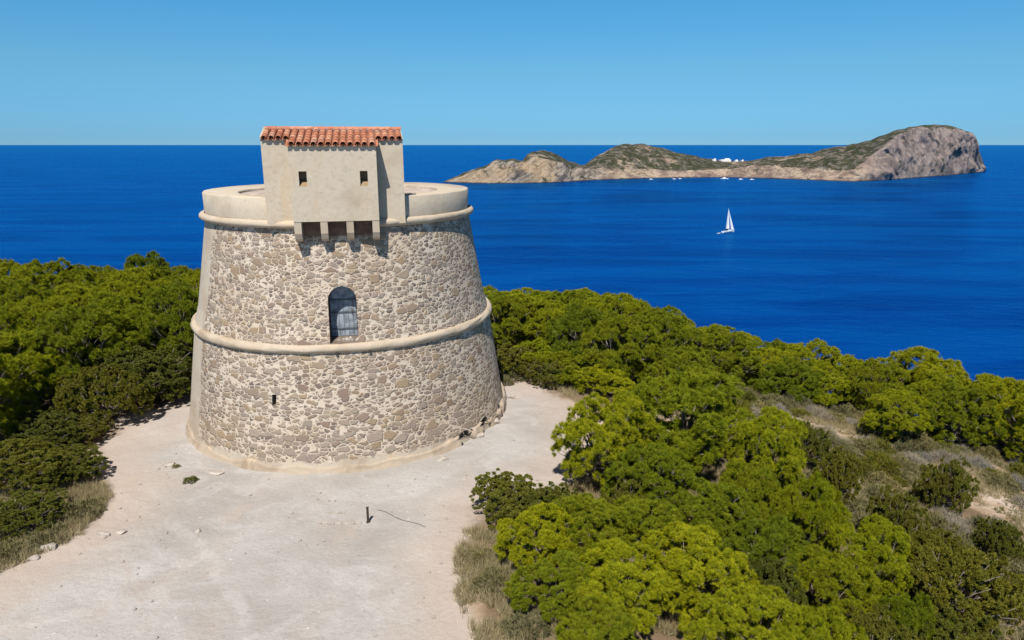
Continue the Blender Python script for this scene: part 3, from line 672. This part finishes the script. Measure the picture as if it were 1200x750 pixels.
PINES = [make_tree('pine', 100+i, 4.6, 2.25, 34, MAT['pine_needles' if i % 3 else 'pine_needles_deep'], .66, 44, 10, 18, .16, .0165, -.8) for i in range(6)]
JUN = [make_tree('juniper', 200+i, 2.2, 1.55, 40, MAT['juniper_leaves'], .46, 20, 20, 11, .075, .026, -.5, 1.0, .56, -.5) for i in range(3)]
LOW = [make_tree('low_pine', 300+i, 2.6, 1.75, 26, MAT['pine_needles' if i else 'pine_needles_deep'], .52, 40, 10, 18, .145, .0165, -.6) for i in range(3)]
def make_bush(seed, H, Rr, mat, n, length, width, k=9, spread=.5):
    g = np.random.default_rng(seed); d = sphere_dirs(g, n, -.05); lump = 1+.25*np.sin(d[:, :1]*5+seed)*np.cos(d[:, 1:2]*4+seed)
    C = d*np.array([Rr, Rr, H*.85])*g.uniform(.45, 1.0, (n, 1))**.6*lump; C[:, 2] = np.maximum(C[:, 2], .02)
    V, T = needles(C, unit(d+np.array([0, 0, .7])), g, k, length, width, spread)
    me = tri_mesh('bush_leaves', [V], [T], mat)
    bm = bmesh.new()
    for q in range(10):
        e = Vector(C[q*3]); tube(bm, [(0, 0, -.08), e*.5+Vector((0, 0, .05)), e], [.02, .013, .005], 4)
    w = bm_mesh('bush_stems', bm); w.materials.append(MAT['dead_wood']); return me, w, H, Rr
BUSH = [make_bush(400, .65, .75, MAT['scrub_leaves'], 700, .13, .022), make_bush(401, .5, .6, MAT['scrub_leaves'], 560, .11, .02),
        make_bush(402, .7, .7, MAT['juniper_leaves'], 900, .09, .026), make_bush(403, .55, .6, MAT['grey_twigs'], 420, .24, .009, 6, .7)]
def place(name, proto, x, y, s, sz, rz, label, cat, group, parts=('crown', 'trunk'), z=None):
    o = empty(name, (x, y, gz(x, y)-.05 if z is None else z), rz); o.scale = (s, s, sz); tag(o, label, cat, group)
    for pn, me_ in zip(parts, proto[:2]): link(pn, me_, None, o)
    return o
ORD = ['first', 'second', 'third', 'fourth', 'fifth', 'sixth', 'seventh', 'eighth', 'ninth', 'tenth', 'eleventh', 'twelfth', 'thirteenth', 'fourteenth', 'fifteenth', 'sixteenth']
# --- single trees near the camera: (pixel column of crown, pixel row of top, distance Y, crown width px, kind, variant, label)
FORE = [
 (708, 460, 22.8, 112, 'p', 1, 'tall pine at the pale path, leftmost of the big foreground pines'),
 (805, 428, 25.4, 150, 'p', 2, 'tallest foreground pine with a broad lumpy yellow-green crown'),
 (900, 480, 23.2, 100, 'p', 4, 'tall foreground pine just right of the tallest broad-crowned one'),
 (764, 520, 20.6, 96, 'p', 3, 'shaded pine filling the gap below the two tallest foreground pines'),
 (597, 560, 20.4, 92, 'j', 0, 'dark rounded juniper at the very edge of the chalk clearing, right of the post'),
 (648, 572, 19.6, 80, 'j', 1, 'dark juniper between the clearing edge and the tallest pines'),
 (632, 598, 17.6, 86, 'l', 1, 'small bright pine in front of the dark clearing-edge juniper'),
 (690, 590, 18.2, 100, 'l', 0, 'low pine under the leftmost tall foreground pine'),
 (762, 592, 18.6, 118, 'l', 0, 'low dull-green pine with bare grey branches below the tallest pine'),
 (952, 563, 19.8, 84, 'l', 1, 'bright low pine beside the bare pink patch of slope'),
 (900, 610, 17.2, 104, 'p', 3, 'deep green pine near the bottom, left of the bright slope pine'),
 (732, 650, 15.6, 118, 'l', 1, 'low yellow-green pine at the bottom, below the bare grey branches'),
 (815, 628, 16.0, 130, 'p', 4, 'full pine at the bottom middle of the foreground thicket'),
 (970, 645, 15.8, 104, 'p', 0, 'bottom pine left of the brightest slope pine'),
 (1022, 612, 17.2, 96, 'p', 5, 'brightest narrow pine on the lower right slope'),
 (1110, 642, 16.8, 130, 'j', 2, 'wide dark juniper in the bottom right corner beside the bare bank'),
 (700, 712, 13.8, 110, 'l', 0, 'pine top cut by the bottom edge, leftmost of the cut ones'),
 (880, 690, 13.9, 120, 'p', 2, 'pine top cut by the bottom edge under the deep green pine'),
 (955, 718, 13.4, 110, 'l', 1, 'pine top cut by the bottom edge, near the middle of the right half'),
 (1030, 722, 13.6, 110, 'j', 1, 'juniper top cut by the bottom edge, right of the cut pines'),
 (1120, 722, 14.2, 110, 'j', 0, 'juniper top cut by the bottom edge beneath the corner juniper'),
 (22, 548, 22.4, 110, 'j', 2, 'low dark juniper at the left picture edge in front of the wood'),
 (84, 545, 23.0, 84, 'j', 0, 'rounded juniper jutting onto the chalk at the left'),
 (30, 590, 19.8, 90, 'j', 1, 'nearest dark juniper on the left, above the dry grass'),
 (160, 405, 31.0, 130, 'J', 0, 'broad dark olive juniper against the tower side of the left wood'),
 (205, 425, 32.0, 90, 'J', 1, 'dark juniper close behind the left flank of the tower'),
 (118, 430, 28.5, 90, 'J', 2, 'dark juniper overhanging the tree shadow on the chalk'),
 (600, 405, 35.5, 70, 'J', 1, 'dark juniper just right of the tower by the path end'),
 (640, 425, 34.0, 64, 'J', 2, 'small dark juniper at the upper end of the path'),
 (628, 412, 36.0, 70, 'l', 1, 'bright low pine behind the upper end of the path'),
 (672, 422, 34.6, 74, 'l', 0, 'deep green low pine behind the upper end of the path'),
 (706, 430, 33.0, 70, 'l', 2, 'low pine between the path end and the tallest broad-crowned pine'),
 (48, 500, 25.4, 96, 'j', 0, 'dark juniper at the foot of the left wood, near the picture edge'),
 (100, 496, 26.4, 60, 'j', 1, 'small dark juniper at the foot of the left wood, by the tree shadow'),
 (838, 566, 19.2, 104, 'p', 0, 'mid-height dark green pine below the tall foreground pines'),
 (652, 660, 15.6, 96, 'l', 0, 'low dull pine at the bottom edge nearest the pale ground'),
 (876, 548, 21.0, 84, 'l', 0, 'low dull pine between the mid-height dark green one and the scrub'),
 (735, 560, 20.2, 60, 'j', 1, 'dark juniper in the shade under the tallest foreground pine'),
 (905, 660, 15.4, 84, 'j', 2, 'dark juniper wedged among the bright bottom pines'),
 (1066, 690, 14.8, 84, 'l', 0, 'dull low pine between the brightest slope pine and the corner juniper'),
 (925, 424, 39.0, 84, 'l', 0, 'low pine under the sea skyline at the top of the scrub slope'),
 (962, 428, 39.5, 84, 'l', 1, 'low bright pine where the two right-hand woods nearly meet'),
 (985, 508, 24.5, 56, 'j', 0, 'dark juniper on the scrub slope behind the tall foreground trio'),
 (1052, 560, 20.5, 70, 'j', 1, 'dark juniper right of the bare pink patch'),
 (1105, 592, 19.2, 60, 'j', 2, 'dark juniper halfway down the right slope, below the bare patch'),
 (1150, 616, 18.6, 52, 'j', 0, 'small dark juniper above the corner juniper'),
 (1188, 640, 17.8, 46, 'j', 1, 'dark juniper at the right picture edge above the bare bank'),
 (1180, 560, 22.0, 44, 'j', 2, 'dark juniper at the right picture edge, mid slope'),
 (945, 466, 27.5, 48, 'j', 2, 'dark juniper at the top of the scrub slope'),
 (1120, 495, 25.5, 56, 'j', 1, 'small juniper alone in the dry grass of the right slope'),
]
rp = random.Random(11); taken = []
for (px, py, Y0, wpx, kd, var, lab) in FORE:
    ztop = CAM_H-Y0/yk(py); zc = Y0*math.cos(PITCH)+(CAM_H-ztop+1)*math.sin(PITCH); x = (px-600)/FPX*zc
    proto = {'p': PINES, 'l': LOW, 'j': JUN, 'J': JUN}[kd][var]; g0 = gz(x, Y0); h = max(1.0, ztop-g0); r = wpx/2/FPX*zc
    sxy = r/proto[3]; szz = h/(proto[2]*1.02); szz = min(max(szz, sxy*.62), sxy*1.7)
    kind = 'juniper' if kd in 'jJ' else 'pine_tree'
    place(kind, proto, x, Y0, sxy, szz, rp.uniform(0, 6.28), lab, 'juniper' if kind == 'juniper' else 'pine tree', 'junipers round the clearing' if kind == 'juniper' else 'foreground pines')
    taken.append((x, Y0, r))
# --- woods laid out in rows
def rowwood(rows_, xr, spacing, where, group, hmin, hmax, side_word, rev=False, skip=lambda x, y: False):
    for ri, (yy, rowname) in enumerate(rows_):
        xa, xb = xr(yy); n = max(1, int((xb-xa)/spacing)); pts = []
        for k in range(n+1):
            x = xa+(xb-xa)*k/max(1, n)+rp.uniform(-.7, .7)+(spacing/2 if ri % 2 else 0); y = yy+rp.uniform(-.9, .9)
            if clear_sd(np.array([x]), np.array([y]))[0] > -1.2 or skip(x, y): continue
            if any(math.hypot(x-a, y-b) < c*.6+.5 for a, b, c in taken): continue
            pts.append((x, y))
        pts.sort(key=lambda q: q[0]/q[1], reverse=rev)
        for k, (x, y) in enumerate(pts):
            pr = PINES[rp.choice((0, 3)) if (yy < 38 and 'right of the tower' in where) else rp.randrange(6)]; s = rp.uniform(.80, 1.12); h = rp.uniform(hmin, hmax)  # front right rows take only deep needles: shade put into their colour
            if .24*y < x < .62*y: h *= .80; s *= .9
            place('pine_tree', pr, x, y, s, h/4.6, rp.uniform(0, 6.28), f'{ORD[min(k, 15)]} pine {side_word}, {rowname} of the wood {where}', 'pine tree', group)
rowwood([(47, 'skyline row'), (42.8, 'second row'), (39, 'third row'), (35.2, 'middle row'), (31.6, 'fifth row'), (28.2, 'sixth row'), (24.9, 'front row')],
        lambda y: (-.80*y-1.5, -.36*y-(2.5 if y > 33 else 5.2)), 3.15, 'left of the tower', 'pines of the wood left of the tower', 4.0, 5.0, 'from the tower', True,
        skip=lambda x, y: (y < 34 and x > -.52*y) )
rowwood([(51.5, 'skyline row'), (47.8, 'second row'), (44.2, 'third row'), (40.8, 'middle row'), (37.4, 'fifth row'), (34.2, 'front row')],
        lambda y: (-.06*y, .30*y+(3.0 if y > 40 else 0)), 3.0, 'right of the tower', 'pines of the wood right of the tower', 3.3, 4.4, 'from the tower',
        skip=lambda x, y: y < 38 and x > 9.5)
rowwood([(44.5, 'skyline row'), (41, 'second row'), (37.6, 'third row'), (34.2, 'front row')],
        lambda y: (.43*y if y > 40 else .56*y, .86*y), 3.0, 'on the far right', 'pines on the far right of the hilltop', 3.0, 4.6, 'from its left end')
# --- scrub bushes on the right slope and odd margins
pn = ['sage-green cushion shrub', 'small pale green shrub', 'dark green low shrub', 'grey twiggy shrub']
spots = []
while len(spots) < 290:
    y = rp.uniform(16.5, 38) if rp.random() < .6 else rp.uniform(27, 39); x = rp.uniform(.30*y+1, .84*y+1)
    if vnoise(np.array([x*.33]), np.array([y*.33+40]))[0] < .30: continue
    if any(math.hypot(x-a, y-b) < c*.75 for a, b, c in taken) or any(math.hypot(x-a, y-b) < .56 for a, b in spots): continue
    spots.append((x, y))
spots.sort(key=lambda q: q[1])
for k, (x, y) in enumerate(spots):
    v = rp.choices((0, 1, 2, 3), (5, 4, 3, 3))[0]; pr = BUSH[v]; s = rp.uniform(.55, 1.25)
    ud = x/(y*.97+3.5)*800+600; side_ = 'left' if ud < 985 else ('right' if ud > 1095 else 'central'); hgt_ = 'lowest' if y < 20.5 else ('lower' if y < 25 else ('upper' if y < 31 else 'topmost'))
    place('shrub', pr, x, y, s, s*rp.uniform(.75, 1.1), rp.uniform(0, 6.28), f'{pn[v]} among dry grass, {hgt_} {side_} part of the right slope', 'shrub', f'{pn[v]}s of the {hgt_} {side_} right slope', ('foliage', 'stems'))
margins = [(-14.6, 18.9, 1, 'pale green shrub on the left margin beside the flat boulders'), (-15.3, 18.2, 0, 'sage shrub at the lower left picture edge'),
           (-15.6, 20.1, 2, 'dark shrub between left junipers and dry grass'), (-14.4, 20.6, 0, 'sage shrub against the jutting left juniper'), (-1.0, 17.9, 1, 'pale shrub in the dry grass at the clearing edge, upper one'),
           (-.5, 16.6, 0, 'sage shrub in the dry grass at the clearing edge, lower one'), (.4, 14.9, 1, 'pale shrub at the bottom of the clearing edge'), (.1, 34.6, 0, 'sage shrub at the far end of the path'),
           (2.3, 33.5, 3, 'grey twiggy shrub at the far end of the path'), (-.4, 33.6, 1, 'small shrub beside the tower foot on the right')]
for x, y, v, lab in margins: place('shrub', BUSH[v], x, y, rp.uniform(.8, 1.2), rp.uniform(.7, 1.0), rp.uniform(0, 6), lab, 'shrub', None, ('foliage', 'stems'))
# two small cushion plants on the open chalk
place('cushion_plant', BUSH[2], -11.85, 22.95, .42, .30, 1, 'small green cushion plant alone on the chalk before the tower', 'plant', None, ('foliage', 'stems'))
place('cushion_plant', BUSH[0], -12.95, 24.1, .25, .22, 2, 'tiny dull tuft on the chalk left of the cushion plant', 'plant', None, ('foliage', 'stems'))
# dry grass, uncountable
g = np.random.default_rng(77); n = 36000
Yg = g.uniform(15, 42, n); Xg = g.uniform(-.05, .88, n)*Yg+g.uniform(-.5, 2, n)
m = (clear_sd(Xg, Yg) < -.1)&(fbm(Xg, Yg, 2.6, 5, 9) > -.03); Xg, Yg = Xg[m], Yg[m]
n2 = 5200; Xl = g.uniform(-18, -12.4, n2); Yl = g.uniform(14.5, 22.5, n2); s_ = clear_sd(Xl, Yl); ml = (s_ < .25)&(s_ > -3); Xl, Yl = Xl[ml], Yl[ml]
n3 = 5200; Xm = g.uniform(-2, 3, n3); Ym = g.uniform(12.5, 19.5, n3); s_ = clear_sd(Xm, Ym); mm_ = (s_ < .45)&(s_ > -1.6)&(fbm(Xm, Ym, 1.2, 3, 12) > -.2); Xm, Ym = Xm[mm_], Ym[mm_]
Xa = np.concatenate([Xg, Xl, Xm]); Ya = np.concatenate([Yg, Yl, Ym]); Za = ground(Xa, Ya)-.01
V, T = needles(np.stack([Xa, Ya, Za], -1), np.tile([0, 0, 1.], (len(Xa), 1)), g, 9, .33, .016, .42)
gr = link('dry_grass', tri_mesh('dry_grass', [V], [T], MAT['dry_stems'])); tag(gr, 'straw-coloured dry grass over the slopes and margins', 'grass', None, 'stuff')
# a low leafy litter layer under the woods
n = 42000; Yg = g.uniform(15, 54, n); Xg = g.uniform(-.85, .85, n)*Yg; s_ = clear_sd(Xg, Yg); m = (s_ < -1.0)&(fbm(Xg, Yg, 2.3, 4, 19) > -.05+.03*(Xg > .36*Yg)); Xg, Yg = Xg[m], Yg[m]
V, T = needles(np.stack([Xg, Yg, ground(Xg, Yg)-.01], -1), np.tile([0, 0, .8], (len(Xg), 1)), g, 8, .20, .03, .7)
gr = link('ground_cover', tri_mesh('ground_cover', [V], [T], MAT['scrub_leaves'])); tag(gr, 'low grey-green herbs covering the soil between the trees', 'ground cover', None, 'stuff')

# ------------------------------------------------------------------ rocks
def rock_mesh(seed, sx, sy, sz, sub=3):
    g_ = random.Random(seed); bm = bmesh.new(); bmesh.ops.create_icosphere(bm, subdivisions=sub, radius=1)
    pl = [(Vector((g_.gauss(0, 1), g_.gauss(0, 1), g_.gauss(0, .8))).normalized(), g_.uniform(.55, .9)) for _ in range(9)]
    for v in bm.verts:
        for nrm, dd in pl:
            q = v.co.dot(nrm)-dd
            if q > 0: v.co -= nrm*q
        v.co = Vector((v.co.x*sx, v.co.y*sy, v.co.z*sz))+Vector((g_.uniform(-1, 1), g_.uniform(-1, 1), g_.uniform(-1, 1)))*.02*sx
    return bm_mesh('rock', bm)
ROCKS = [(-13.0, 19.35, .26, .16, .09, 'flat grey slab lying on the chalk, left one of the pair by the left margin'), (-12.5, 19.45, .2, .14, .08, 'flat pale slab lying on the chalk, right one of the pair by the left margin'),
         (-14.2, 18.5, .26, .2, .16, 'grey boulder half hidden in dry grass on the left margin'), (-14.3, 18.0, .18, .15, .1, 'smaller grey boulder below the half hidden one'),
         (-10.05, 19.5, .12, .10, .09, 'small white stone on the chalk between slab pair and post'), (.02, 31.5, .28, .2, .18, 'reddish rock just right of the tower foot'),
         (-.9, 28.4, .5, .3, .2, 'broken masonry block fallen from the right of the tower plinth'), (-1.5, 27.0, .35, .3, .16, 'second fallen masonry block near the plinth break'),
         (-2.8, 24.7, .3, .22, .12, 'low stone beneath the plinth break'), (-13.3, 24.3, .3, .2, .05, 'thin bedrock slab near the tiny tuft'), (-11.3, 23.6, .55, .2, .05, 'thin bedrock ledge behind the cushion plant'),
         (14.2, 24.0, .5, .4, .3, 'pale rock on the bare patch of the right slope'), (15.3, 22.6, .35, .3, .25, 'second pale rock lower on the right slope'), (17.3, 20.5, .3, .22, .16, 'pale rock on the bank at the right picture edge')]
for k, (x, y, a_, b_, c_, lab) in enumerate(ROCKS):
    o = link('rock', rock_mesh(k+1, a_, b_, c_), MAT['pale_stone']); o.location = (x, y, gz(x, y)+c_*.25); o.rotation_euler = (0, 0, rp.uniform(-.5, .5)); tag(o, lab, 'rock')
PEB = []
for k in range(110):   # loose pebbles on the chalk
    while True:
        x, y = rp.uniform(-14, 3), rp.uniform(14.5, 30)
        if clear_sd(np.array([x]), np.array([y]))[0] > .3 and math.hypot(x-TC.x, y-TC.y) > 7.8: break
    s = rp.uniform(.03, .075)
    if k < 6: pm = rock_mesh(60+k, 1, .8, .6, 2); PEB.append(pm); pm.materials.append(MAT['pale_stone'])
    o = link('pebble', PEB[k % 6]); o.location = (x, y, gz(x, y)+s*.2); o.scale = (s, s, s); o.rotation_euler = (0, 0, rp.uniform(0, 6))
    tag(o, 'loose pale pebble no bigger than a fist lying on the open chalk', 'pebble', 'loose pebbles on the chalk')
# iron post, its foot stones and the thin cable trailing from it
px_, py_ = -4.72, 20.05; z0_ = gz(px_, py_)
bm = bmesh.new(); add_box(bm, Matrix.Translation((0, 0, .24)), .075, .075, .56); add_box(bm, Matrix.Translation((0, 0, .53)), .085, .085, .02)
po = empty('iron_post', (px_, py_, z0_), .2); tag(po, 'short dark iron post standing alone on the chalk', 'post'); link('shaft', bm_mesh('shaft', bm), MAT['rusty_iron'], po)
link('base_lump', rock_mesh(90, .09, .08, .06), MAT['rusty_iron'], po)
bm = bmesh.new(); pts = []
for s in np.linspace(0, 1, 24):
    x, y = px_+.15+s*1.75, py_+.75-1.1*s+.05*math.sin(s*9); pts.append((x, y, gz(x, y)+.012))
tube(bm, pts, .008, 5); o = link('cable', bm_mesh('cable', bm), MAT['dark_trim']); tag(o, 'thin dark cable trailing across the chalk right of the iron post', 'cable')
bm = bmesh.new()
for (xa, xb, ya) in ((-1.75, -.2, -.05), (-1.5, -.9, .62)):
    seg = 7
    for q in range(seg):
        xx = px_+xa+(xb-xa)*(q+.5)/seg; yy = py_+ya+rp.uniform(-.02, .02)
        add_box(bm, Matrix.Translation((xx, yy, gz(xx, yy)+.005)) @ Matrix.Rotation(rp.uniform(-.1, .1), 4, 'Z'), (xb-xa)/seg*.96, .09, .05)
o = link('buried_kerb', bm_mesh('buried_kerb', bm), MAT['pale_stone']); tag(o, 'remains of a low stone kerb flush with the chalk beside the iron post', 'kerb')

# ------------------------------------------------------------------ boats
def hull_mesh(L_, B_, Hh, deck=.0):
    """lofted hull, bow to +x"""
    ns, nr = 17, 9; bm = bmesh.new(); rows_ = []
    for i in range(ns):
        s = i/(ns-1); x = -L_/2+L_*s; w = B_/2*(math.sin(min(1, (1-s)*1.6+.02)*math.pi/2))*(.82+.18*min(1, s*3)); sheer = Hh*(1+.35*s*s)
        rows_.append([bm.verts.new((x+(.06*L_*(k/(nr-1))*s), 0+w*math.sin(math.pi/2*k/(nr-1))**.7, -.35*Hh+(sheer+.35*Hh)*(k/(nr-1))**1.4)) for k in range(nr)])
    mir = [[v if k == 0 else bm.verts.new((v.co.x, -v.co.y, v.co.z)) for k, v in enumerate(r_)] for r_ in rows_]
    for a_, b_ in ((rows_, 1), (mir, 0)):
        for i in range(ns-1):
            for k in range(nr-1):
                q = (a_[i][k], a_[i+1][k], a_[i+1][k+1], a_[i][k+1]); bm.faces.new(q)
    for i in range(ns-1): bm.faces.new((rows_[i][-1], rows_[i+1][-1], mir[i+1][-1], mir[i][-1]))
    bm.faces.new(rows_[0]+mir[0][:0:-1]); return bm_mesh('hull', bm)
def sail(bm, a, b, c, belly, n=8):
    """curved triangular sail a=tack b=clew c=head, with thickness"""
    a, b, c = Vector(a), Vector(b), Vector(c); nrm = (b-a).cross(c-a).normalized(); g_ = {}
    for side in (0, 1):
        for i in range(n+1):
            for j in range(n+1-i):
                u, v = i/n, j/n; w = 1-u-v; g_[side, i, j] = bm.verts.new(a*w+b*u+c*v+nrm*(belly*4*(u+.02)*(w+.02)*(1-v)+side*.05))
        for i in range(n):
            for j in range(n-i):
                bm.faces.new((g_[side, i, j], g_[side, i+1, j], g_[side, i, j+1]))
                if i+j < n-1: bm.faces.new((g_[side, i+1, j], g_[side, i+1, j+1], g_[side, i, j+1]))
def at_sea(px, py): Y0 = (CAM_H-SEA)*yk(py); return (px-600)/FPX*(Y0*math.cos(PITCH)+(CAM_H-SEA)*math.sin(PITCH)), Y0
bx, by = at_sea(853.5, 272.3)
yt = empty('sailing_yacht', (bx, by, SEA), R(32)); yt.rotation_euler = (R(-7), 0, R(32)); tag(yt, 'white sailing yacht with both sails set on open water', 'sailboat')
hull = link('hull', hull_mesh(13.5, 4.0, 1.5), MAT['white_gelcoat'], yt)
bm = bmesh.new(); add_box(bm, Matrix.Translation((-.2, 0, .35)), 13.2, 3.4, .01); bm.free()
bm = bmesh.new(); add_hull(bm, [(-1.5, -1.2, 1.5), (3.2, -.8, 1.7), (3.2, .8, 1.7), (-1.5, 1.2, 1.5)], [(-1.3, -1.0, 2.15), (2.3, -.6, 2.2), (2.3, .6, 2.2), (-1.3, 1.0, 2.15)])
cab = link('cabin', bm_mesh('cabin', bm), MAT['white_gelcoat'], yt)
bm = bmesh.new()
for s in (-1, 1): add_hull(bm, [(-1.1, s*1.17, 1.7), (2.2, s*.83, 1.8), (2.2, s*.80, 2.02), (-1.1, s*1.12, 1.98)], [(-1.1, s*1.14, 1.7), (2.2, s*.78, 1.8), (2.2, s*.75, 2.02), (-1.1, s*1.08, 1.98)])
link('window', bm_mesh('window', bm), MAT['window_dark'], cab)
bm = bmesh.new(); tube(bm, [(1.2, 0, 1.5), (1.1, 0, 20.2)], [.13, .08], 8); link('mast', bm_mesh('mast', bm), MAT['canvas'], yt)
bm = bmesh.new(); tube(bm, [(1.1, 0, 3.0), (-4.6, -1.3, 3.1)], .10, 6); link('boom', bm_mesh('boom', bm), MAT['dark_trim'], yt)
bm = bmesh.new(); sail(bm, (1.0, 0, 3.2), (-4.5, -1.3, 3.3), (1.0, 0, 19.8), .7); link('mainsail', bm_mesh('mainsail', bm), MAT['sailcloth'], yt)
bm = bmesh.new(); sail(bm, (6.9, 0, 2.2), (1.6, -1.5, 2.7), (1.3, 0, 18.6), .6); link('jib', bm_mesh('jib', bm), MAT['sailcloth'], yt)
bm = bmesh.new(); add_hull(bm, [(-.8, -.08, -.2), (1.2, -.08, -.2), (1.2, .08, -.2), (-.8, .08, -.2)], [(-.5, -.08, -2.4), (.8, -.08, -2.4), (.8, .08, -2.4), (-.5, .08, -2.4)]); link('keel', bm_mesh('keel', bm), MAT['dark_trim'], yt)
bm = bmesh.new(); add_hull(bm, [(-3.0, -.9, 1.55), (-1.4, -.9, 1.55), (-1.4, .9, 1.55), (-3.0, .9, 1.55)], [(-2.6, -.7, 2.9), (-1.5, -.8, 2.8), (-1.5, .8, 2.8), (-2.6, .7, 2.9)]); link('spray_hood', bm_mesh('spray_hood', bm), MAT['dark_trim'], yt)
dx, dy = at_sea(842.5, 274)
dg_ = empty('dinghy', (dx, dy, SEA), R(30)); tag(dg_, 'tiny white dinghy towed behind the sailing yacht', 'dinghy'); link('hull', hull_mesh(3.6, 1.7, .6), MAT['white_gelcoat'], dg_)
bm = bmesh.new(); add_box(bm, Matrix.Translation((-1.75, 0, .6)), .35, .35, .8); link('outboard_motor', bm_mesh('outboard_motor', bm), MAT['dark_trim'], dg_)
def motorboat(px, py, L_, rz, lab):
    x, y = at_sea(px, py); o = empty('motorboat', (x, y, SEA), rz); tag(o, lab, 'motorboat', 'boats moored under the island')
    link('hull', hull_mesh(L_, L_*.3, L_*.11), MAT['white_gelcoat'], o)
    bm = bmesh.new(); a_ = L_; add_hull(bm, [(-.25*a_, -.11*a_, .11*a_), (.2*a_, -.09*a_, .12*a_), (.2*a_, .09*a_, .12*a_), (-.25*a_, .11*a_, .11*a_)], [(-.22*a_, -.09*a_, .25*a_), (.08*a_, -.07*a_, .25*a_), (.08*a_, .07*a_, .25*a_), (-.22*a_, .09*a_, .25*a_)])
    link('cabin', bm_mesh('cabin', bm), MAT['white_gelcoat'], o)
motorboat(849, 210.0, 16, R(8), 'largest white motorboat moored below the white houses of the island')
motorboat(763, 210.6, 9, R(20), 'small white motorboat at the island shore, leftmost one')
motorboat(790, 210.2, 8, R(-10), 'small white motorboat at the island shore, second from the left')
motorboat(797, 209.8, 8, R(15), 'small white motorboat just right of the second one')
motorboat(868, 210.6, 10, R(5), 'low white motorboat right of the largest one')
motorboat(881, 210.8, 9, R(-6), 'low white motorboat farthest right along the island shore')
# ------------------------------------------------------------------ white houses on the island
def whouse(px, v, w, d_, h, rz, lab, lift=0):
    p_ = island_point(px, v); o = empty('white_house', (p_.x, p_.y, p_.z-1.5+lift), rz); tag(o, lab, 'house', 'white houses on the island')
    bm = bmesh.new(); add_box(bm, Matrix.Translation((0, 0, h/2)), w, d_, h+1.5); add_box(bm, Matrix.Translation((w*.2, d_*.1, h+.75+1.3)), w*.4, d_*.6, 2.6); link('wall', bm_mesh('wall', bm), MAT['whitewash'], o)
    n_ = max(2, int(w/4))
    for k in range(n_):
        bm = bmesh.new(); add_box(bm, Matrix.Translation((-w/2+w*(k+.5)/n_, -d_/2, h*.55+.4)), 1.1, .12, 1.3); link('window', bm_mesh('window', bm), MAT['window_dark'], o)
whouse(848, .75, 26, 12, 6, R(5), 'largest white flat-roofed house on the island saddle')
whouse(836, .72, 9, 8, 4, R(-8), 'small white house left of the largest island house')
whouse(861, .8, 8, 7, 3.5, R(12), 'small white house right of the largest island house')
whouse(868, .8, 6, 6, 3, R(0), 'smallest white hut at the right end of the island houses')
# brown needle litter lies where the trees stand
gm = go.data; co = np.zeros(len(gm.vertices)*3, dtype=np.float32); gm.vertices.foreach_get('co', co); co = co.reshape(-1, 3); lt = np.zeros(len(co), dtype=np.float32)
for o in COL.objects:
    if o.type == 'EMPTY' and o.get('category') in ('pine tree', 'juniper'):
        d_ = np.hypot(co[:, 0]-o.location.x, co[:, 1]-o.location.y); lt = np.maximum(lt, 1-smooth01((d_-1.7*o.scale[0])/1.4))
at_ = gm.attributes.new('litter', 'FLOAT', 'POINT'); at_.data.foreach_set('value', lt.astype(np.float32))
print('objects', len(bpy.data.objects))
